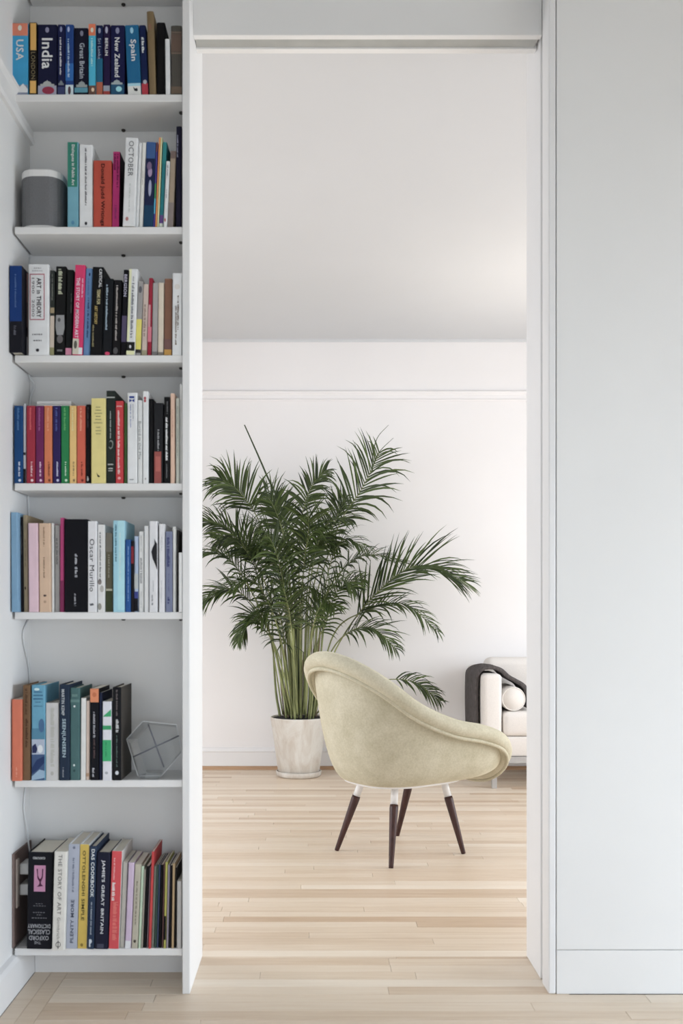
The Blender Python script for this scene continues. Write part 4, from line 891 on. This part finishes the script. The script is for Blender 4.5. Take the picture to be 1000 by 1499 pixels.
for i in range(48):
    for j in range(15):
        bm.faces.new((top_[i][j], top_[i+1][j], top_[i+1][j+1], top_[i][j+1])); bm.faces.new((bot_[i][j+1], bot_[i+1][j+1], bot_[i+1][j], bot_[i][j]))
    for j in (0, 15):
        bm.faces.new((top_[i][j], bot_[i][j], bot_[i+1][j], top_[i+1][j]))
for i in (0, 48):
    for j in range(15): bm.faces.new((top_[i][j], top_[i][j+1], bot_[i][j+1], bot_[i][j]))
tag(obj('throw_blanket', bm, thm, smooth=True), 'charcoal knitted throw draped over the arm of the ivory sofa', 'blanket')

# ------------------------------------------------------------------ potted palm
PX, PY = -.116, 6.345
palm = tag(empty('potted_palm', (PX, PY, 0)), 'tall feathery green palm in a whitewashed pot by the far wall', 'plant')
pm = bpy.data.materials.new('whitewashed_pot'); pm.use_nodes = True
nt = pm.node_tree; b = nt.nodes['Principled BSDF']; b.inputs['Roughness'].default_value = .6
tc = nt.nodes.new('ShaderNodeTexCoord'); mp = nt.nodes.new('ShaderNodeMapping'); mp.inputs['Scale'].default_value = (6, 6, 2.6); mp.inputs['Rotation'].default_value = (0, .25, 0)
n1 = nt.nodes.new('ShaderNodeTexNoise'); n1.inputs['Scale'].default_value = 1.6; n1.inputs['Detail'].default_value = 9; n1.inputs['Roughness'].default_value = .68; n1.inputs['Distortion'].default_value = .8
nt.links.new(tc.outputs['Object'], mp.inputs['Vector']); nt.links.new(mp.outputs[0], n1.inputs['Vector'])
cr = nt.nodes.new('ShaderNodeValToRGB'); cr.color_ramp.elements[0].position = .3; cr.color_ramp.elements[1].position = .62
cr.color_ramp.elements[0].color = (*lin((198, 186, 172)), 1); cr.color_ramp.elements[1].color = (*lin((224, 220, 212)), 1)
nt.links.new(n1.outputs['Fac'], cr.inputs['Fac']); nt.links.new(cr.outputs['Color'], b.inputs['Base Color'])
bp = nt.nodes.new('ShaderNodeBump'); bp.inputs['Strength'].default_value = .2; bp.inputs['Distance'].default_value = .004
nt.links.new(n1.outputs['Fac'], bp.inputs['Height']); nt.links.new(bp.outputs[0], b.inputs['Normal'])
ZR = .392
bm = lathe(bmesh.new(), [(0, .0165), (.128, .0165), (.136, .022), (.150, .12), (.166, .24), (.183, .345), (.189, ZR-.012), (.189, ZR-.003), (.186, ZR), (.178, ZR-.003), (.171, ZR-.05), (0, ZR-.05)])
obj('pot', bm, pm, palm, smooth=True)
bm = lathe(bmesh.new(), [(0, .0002), (.138, .0002), (.148, .008), (.151, .034), (.147, .037), (.143, .034), (.139, .014), (0, .014)])
obj('saucer', bm, pm, palm, smooth=True)
bm = lathe(bmesh.new(), [(0, ZR-.003), (.10, ZR-.004), (.1700, ZR-.008), (.1700, ZR-.045), (0, ZR-.045)])
obj('soil', bm, smat('dark_soil', (32, 30, 29), rough=.9, vary=.4, scale=90, bump=.8), palm)
def leafmat(key, lo, hi, tr_):
    m_ = bpy.data.materials.new(key); m_.use_nodes = True
    nt_ = m_.node_tree; b_ = nt_.nodes['Principled BSDF']; b_.inputs['Roughness'].default_value = .42
    g_ = nt_.nodes.new('ShaderNodeNewGeometry'); c_ = nt_.nodes.new('ShaderNodeValToRGB')
    c_.color_ramp.elements[0].color = (*lin(lo), 1); c_.color_ramp.elements[1].color = (*lin(hi), 1)
    nt_.links.new(g_.outputs['Random Per Island'], c_.inputs['Fac']); nt_.links.new(c_.outputs['Color'], b_.inputs['Base Color'])
    t_ = nt_.nodes.new('ShaderNodeBsdfTranslucent'); nt_.links.new(c_.outputs['Color'], t_.inputs['Color'])
    x_ = nt_.nodes.new('ShaderNodeMixShader'); x_.inputs['Fac'].default_value = tr_
    nt_.links.new(b_.outputs[0], x_.inputs[1]); nt_.links.new(t_.outputs[0], x_.inputs[2])
    nt_.links.new(x_.outputs[0], nt_.nodes['Material Output'].inputs['Surface'])
    return m_
leafm = leafmat('palm_leaf_green', (30, 44, 22), (92, 110, 56), .2)
stemm = smat('palm_stem_green', (134, 140, 94), rough=.5, vary=.45, scale=14, stretch=(1, 1, .3))
canem = smat('palm_cane_brown', (132, 116, 94), rough=.6, vary=.35, scale=16, stretch=(1, 1, .4))
prn = random.Random(21)
YMAX = YB-.035
def clampw(v):
    if v.y+PY > YMAX-.02: v.y = YMAX-.02-PY-abs((v.y+PY-YMAX+.02))*.02
    return v
def frond(pts, L, p0=.5, roll=.6, nl=26, droop=.35, wid=.0145, rad=.0065, fan=1.0, swp=.7, up=(0, 0, 1)):
    """pts: (photo px x, y, metres nearer than the pot centre) along the stalk, foot to tip"""
    P = []
    for x, y, near in pts:
        v = px(x, y, PY-near); P.append(clampw(Vector((v.x-PX, v.y-PY, v.z))))
    P[0].z = max(P[0].z, ZR-.02)
    n = 40; C_ = catmull(P, n)
    for v in C_: clampw(v)
    bm_ = bmesh.new()
    tube(bm_, C_, [rad*(1-.82*(i/n)**1.1) for i in range(n+1)], 6)
    fr = obj('frond', bm_, stemm, palm, smooth=True)
    bm_ = bmesh.new()
    cam_dir = Vector((0, -1, 0))
    for q in range(nl):
        s = p0+(1-p0)*(q/(nl-1))**.92*.985
        i = min(int(s*n), n-1); u = s*n-i
        p = C_[i].lerp(C_[i+1], u); t = (C_[i+1]-C_[max(i-1, 0)]).normalized()
        N0 = (Vector(up)*(1-roll)+cam_dir*roll); N0 = (N0-t*N0.dot(t)).normalized()
        S = t.cross(N0).normalized()
        f = (s-p0)/(1-p0)
        ln = L*(.62+.38*math.sin(math.pi*min(1, f*1.5+.15))) if f < .5 else L*(1-.62*((f-.5)/.5)**1.4)
        fwd = swp+.75*f
        for sg in (-1, 1):
            l_ = ln*prn.uniform(.82, 1.1)
            dvec = (t*fwd*prn.uniform(.85, 1.15)+S*sg*fan+N0*prn.uniform(-.05, .5)+Vector((prn.gauss(0, .09), prn.gauss(0, .09), prn.gauss(0, .09)))).normalized()
            segs = 5; pos = p.copy(); dd_ = dvec.copy(); rows = []
            ww = wid*prn.uniform(.75, 1.15)*(.75+.25*(1-f))
            dr_ = droop*prn.uniform(.3, 2.0)
            for k_ in range(segs+1):
                g = k_/segs
                wv = ww*(.35+.65*math.sin(math.pi*min(1, .18+g*.62)))*(1 if g < .55 else max(.04, 1-((g-.55)/.45)**1.3))
                side = dd_.cross(N0).normalized()
                nn = side.cross(dd_).normalized()
                rows.append((pos.copy(), side*wv*.5, nn*wv*.16))
                pos = pos+dd_*(l_/segs); dd_ = (dd_+Vector((0, 0, -1))*dr_*(.25+.6*g)).normalized()
            vr = [[bm_.verts.new(clampw(c_-sd+nn)), bm_.verts.new(clampw(c_.copy())), bm_.verts.new(clampw(c_+sd+nn))] for c_, sd, nn in rows]
            for A, B in zip(vr, vr[1:]):
                for k_ in (0, 1): bm_.faces.new((A[k_], A[k_+1], B[k_+1], B[k_]))
    me_ = bpy.data.meshes.new('leaflets'); bm_.to_mesh(me_); bm_.free()
    link('leaflets', me_, leafm, fr)
    return fr
FR = [  # stalk points, leaflet length, start of leaflets, roll to the room, count
 ([(452, 1046, .02), (458, 900, .05), (494, 775, .10), (530, 715, .14), (556, 662, .16)], .37, .55, .80, 18),     # tall frond leaning right
 ([(432, 1046, .02), (418, 880, .08), (385, 775, .12), (352, 722, .14), (322, 700, .15)], .30, .60, .80, 24),     # tall frond leaning left
 ([(426, 1046, .04), (404, 900, .12), (368, 815, .20), (330, 772, .24), (296, 762, .25)], .30, .52, .55, 26),
 ([(424, 1046, .05), (396, 930, .16), (362, 855, .26), (330, 815, .30), (300, 812, .30)], .28, .52, .35, 24),
 ([(422, 1046, .04), (400, 940, .10), (366, 880, .16), (330, 862, .20), (298, 880, .22)], .28, .5, .45, 24),
 ([(442, 1046, .00), (438, 880, .02), (440, 770, .04), (455, 715, .08), (478, 688, .12)], .21, .55, .75, 22),
 ([(438, 1046, .05), (428, 890, .10), (416, 790, .14), (402, 745, .20), (388, 722, .26)], .26, .55, .7, 22),
 ([(446, 1046, .06), (450, 900, .14), (462, 810, .22), (482, 765, .30), (512, 760, .36)], .28, .5, .5, 24),
 ([(460, 1046, .03), (492, 950, .08), (548, 872, .14), (612, 828, .16), (682, 852, .15)], .36, .40, .62, 32),     # big frond to the right
 ([(460, 1046, .00), (488, 930, .06), (535, 895, .10), (590, 884, .14), (642, 925, .16)], .24, .45, .45, 24),
 ([(456, 1046, .05), (482, 960, .14), (512, 925, .22), (546, 920, .28), (580, 950, .32)], .24, .45, .5, 22),
 ([(462, 1046, -.04), (500, 1010, -.02), (555, 996, .02), (605, 998, .05), (644, 1026, .06)], .20, .62, .5, 16),
 ([(452, 1046, .00), (468, 900, .04), (498, 838, .06), (540, 812, .08), (602, 826, .10)], .20, .5, .3, 24),
 ([(420, 1046, .02), (402, 950, .08), (382, 905, .12), (364, 905, .14), (350, 940, .15)], .20, .5, .5, 18),
 ([(434, 1046, .08), (424, 920, .20), (412, 840, .30), (396, 790, .40), (372, 770, .50)], .28, .45, .6, 24),
 ([(440, 1046, .08), (440, 900, .18), (446, 820, .26), (452, 770, .34), (448, 742, .44)], .28, .45, .7, 24),
 ([(444, 1046, .10), (456, 940, .20), (474, 880, .30), (496, 850, .38), (520, 862, .44)], .24, .42, .5, 22),
 ([(430, 1046, .08), (412, 940, .20), (392, 880, .30), (368, 850, .38), (340, 858, .44)], .24, .42, .5, 22),
 ([(438, 1046, -.06), (436, 900, -.06), (424, 810, -.06), (410, 760, -.04), (402, 726, -.02)], .25, .5, .8, 20),
 ([(446, 1046, -.08), (456, 880, -.08), (476, 800, -.06), (494, 755, -.04), (506, 728, 0)], .22, .5, .6, 20),
 ([(428, 1046, -.06), (410, 900, -.06), (380, 820, -.04), (350, 790, 0), (316, 790, .04)], .28, .5, .7, 24),
 ([(436, 1046, .12), (430, 960, .24), (424, 900, .34), (414, 862, .42), (400, 850, .50)], .22, .42, .6, 20),
 ([(448, 1046, .12), (452, 960, .22), (462, 905, .32), (476, 880, .40), (490, 890, .48)], .22, .42, .6, 20),
 ([(444, 1046, .02), (448, 900, .06), (454, 830, .10), (470, 785, .14), (496, 800, .20)], .26, .5, .6, 22),
 ([(432, 1046, .02), (426, 900, .06), (410, 830, .10), (390, 800, .12), (366, 808, .16)], .26, .5, .6, 22),
 ([(428, 1046, .10), (408, 960, .16), (386, 920, .20), (366, 912, .22), (348, 938, .22)], .18, .45, .4, 18),
]
for q, (pts, L, p0, roll, nl) in enumerate(FR):
    frond(pts, L*(1.05 if q == 8 else .92), p0, roll*.75, nl+(16 if q == 8 else 5), swp=1.15 if q == 8 else .7, droop=.22 if q == 8 else .42)
for q in range(11):            # the crowded middle of the crown
    a_ = prn.uniform(-1, .75); fx = 437+a_*24; nr = prn.uniform(-.05, .12); out = prn.uniform(.15, .45)
    hy = prn.uniform(770, 880); sgn = 1 if a_ > 0 else -1
    pts = [(fx, 1046, nr), (fx+a_*16, 950, nr+out*.3), (fx+a_*36, hy+60, nr+out*.6), (fx+a_*58+sgn*6, hy+8, nr+out*.85), (fx+a_*84+sgn*24, hy+prn.uniform(-12, 34), nr+out)]
    frond(pts, prn.uniform(.16, .25), .42, prn.uniform(.1, .6), 24, droop=.5, wid=.0125, rad=.0055)
# unopened spear leaves
for pts, r0 in (([(438, 1046, .0), (432, 880, .04), (416, 760, .06), (388, 690, .06), (358, 622, .06)], .0095),):
    P = [px(x, y, PY-n_)-Vector((PX, PY, 0)) for x, y, n_ in pts]; P[0].z = max(P[0].z, ZR-.02)
    C_ = catmull(P, 40); bm = bmesh.new(); tube(bm, C_, [r0*(1-.55*(i/40)**2) for i in range(41)], 6)
    obj('spear_leaf', bm, leafm, palm, smooth=True)
for pts in ([(545, 690, .15), (546, 664, .16), (553, 640, .16), (569, 622, .16)], [(545, 684, .15), (556, 661, .16), (576, 641, .16)]):
    P = [px(x, y, PY-n_)-Vector((PX, PY, 0)) for x, y, n_ in pts]; C_ = catmull(P, 14); bm = bmesh.new()
    tube(bm, C_, [.005*(1-.8*i/14) for i in range(15)], 5); obj('leaf_tip', bm, leafm, palm, smooth=True)
# bare canes and dry stubs rising from the soil
for q in range(34):
    a = prn.uniform(-1, .9); fx = 437+a*28; near = prn.uniform(-.10, .12)
    top = prn.uniform(860, 985)
    pts = [(fx, 1050, near), (fx+a*8, 1000, near*1.2), (437+a*prn.uniform(34, 50), top, near*1.5+prn.uniform(-.03, .05))]
    P = [clampw(px(x, y, PY-n_)-Vector((PX, PY, 0))) for x, y, n_ in pts]; P[0].z = ZR-.02
    C_ = catmull(P, 12); bm = bmesh.new(); r0 = prn.uniform(.005, .010)
    tube(bm, C_, [r0*(1-.5*i/12) for i in range(13)], 7)
    obj('cane', bm, canem if q % 3 == 0 else stemm, palm, smooth=True)
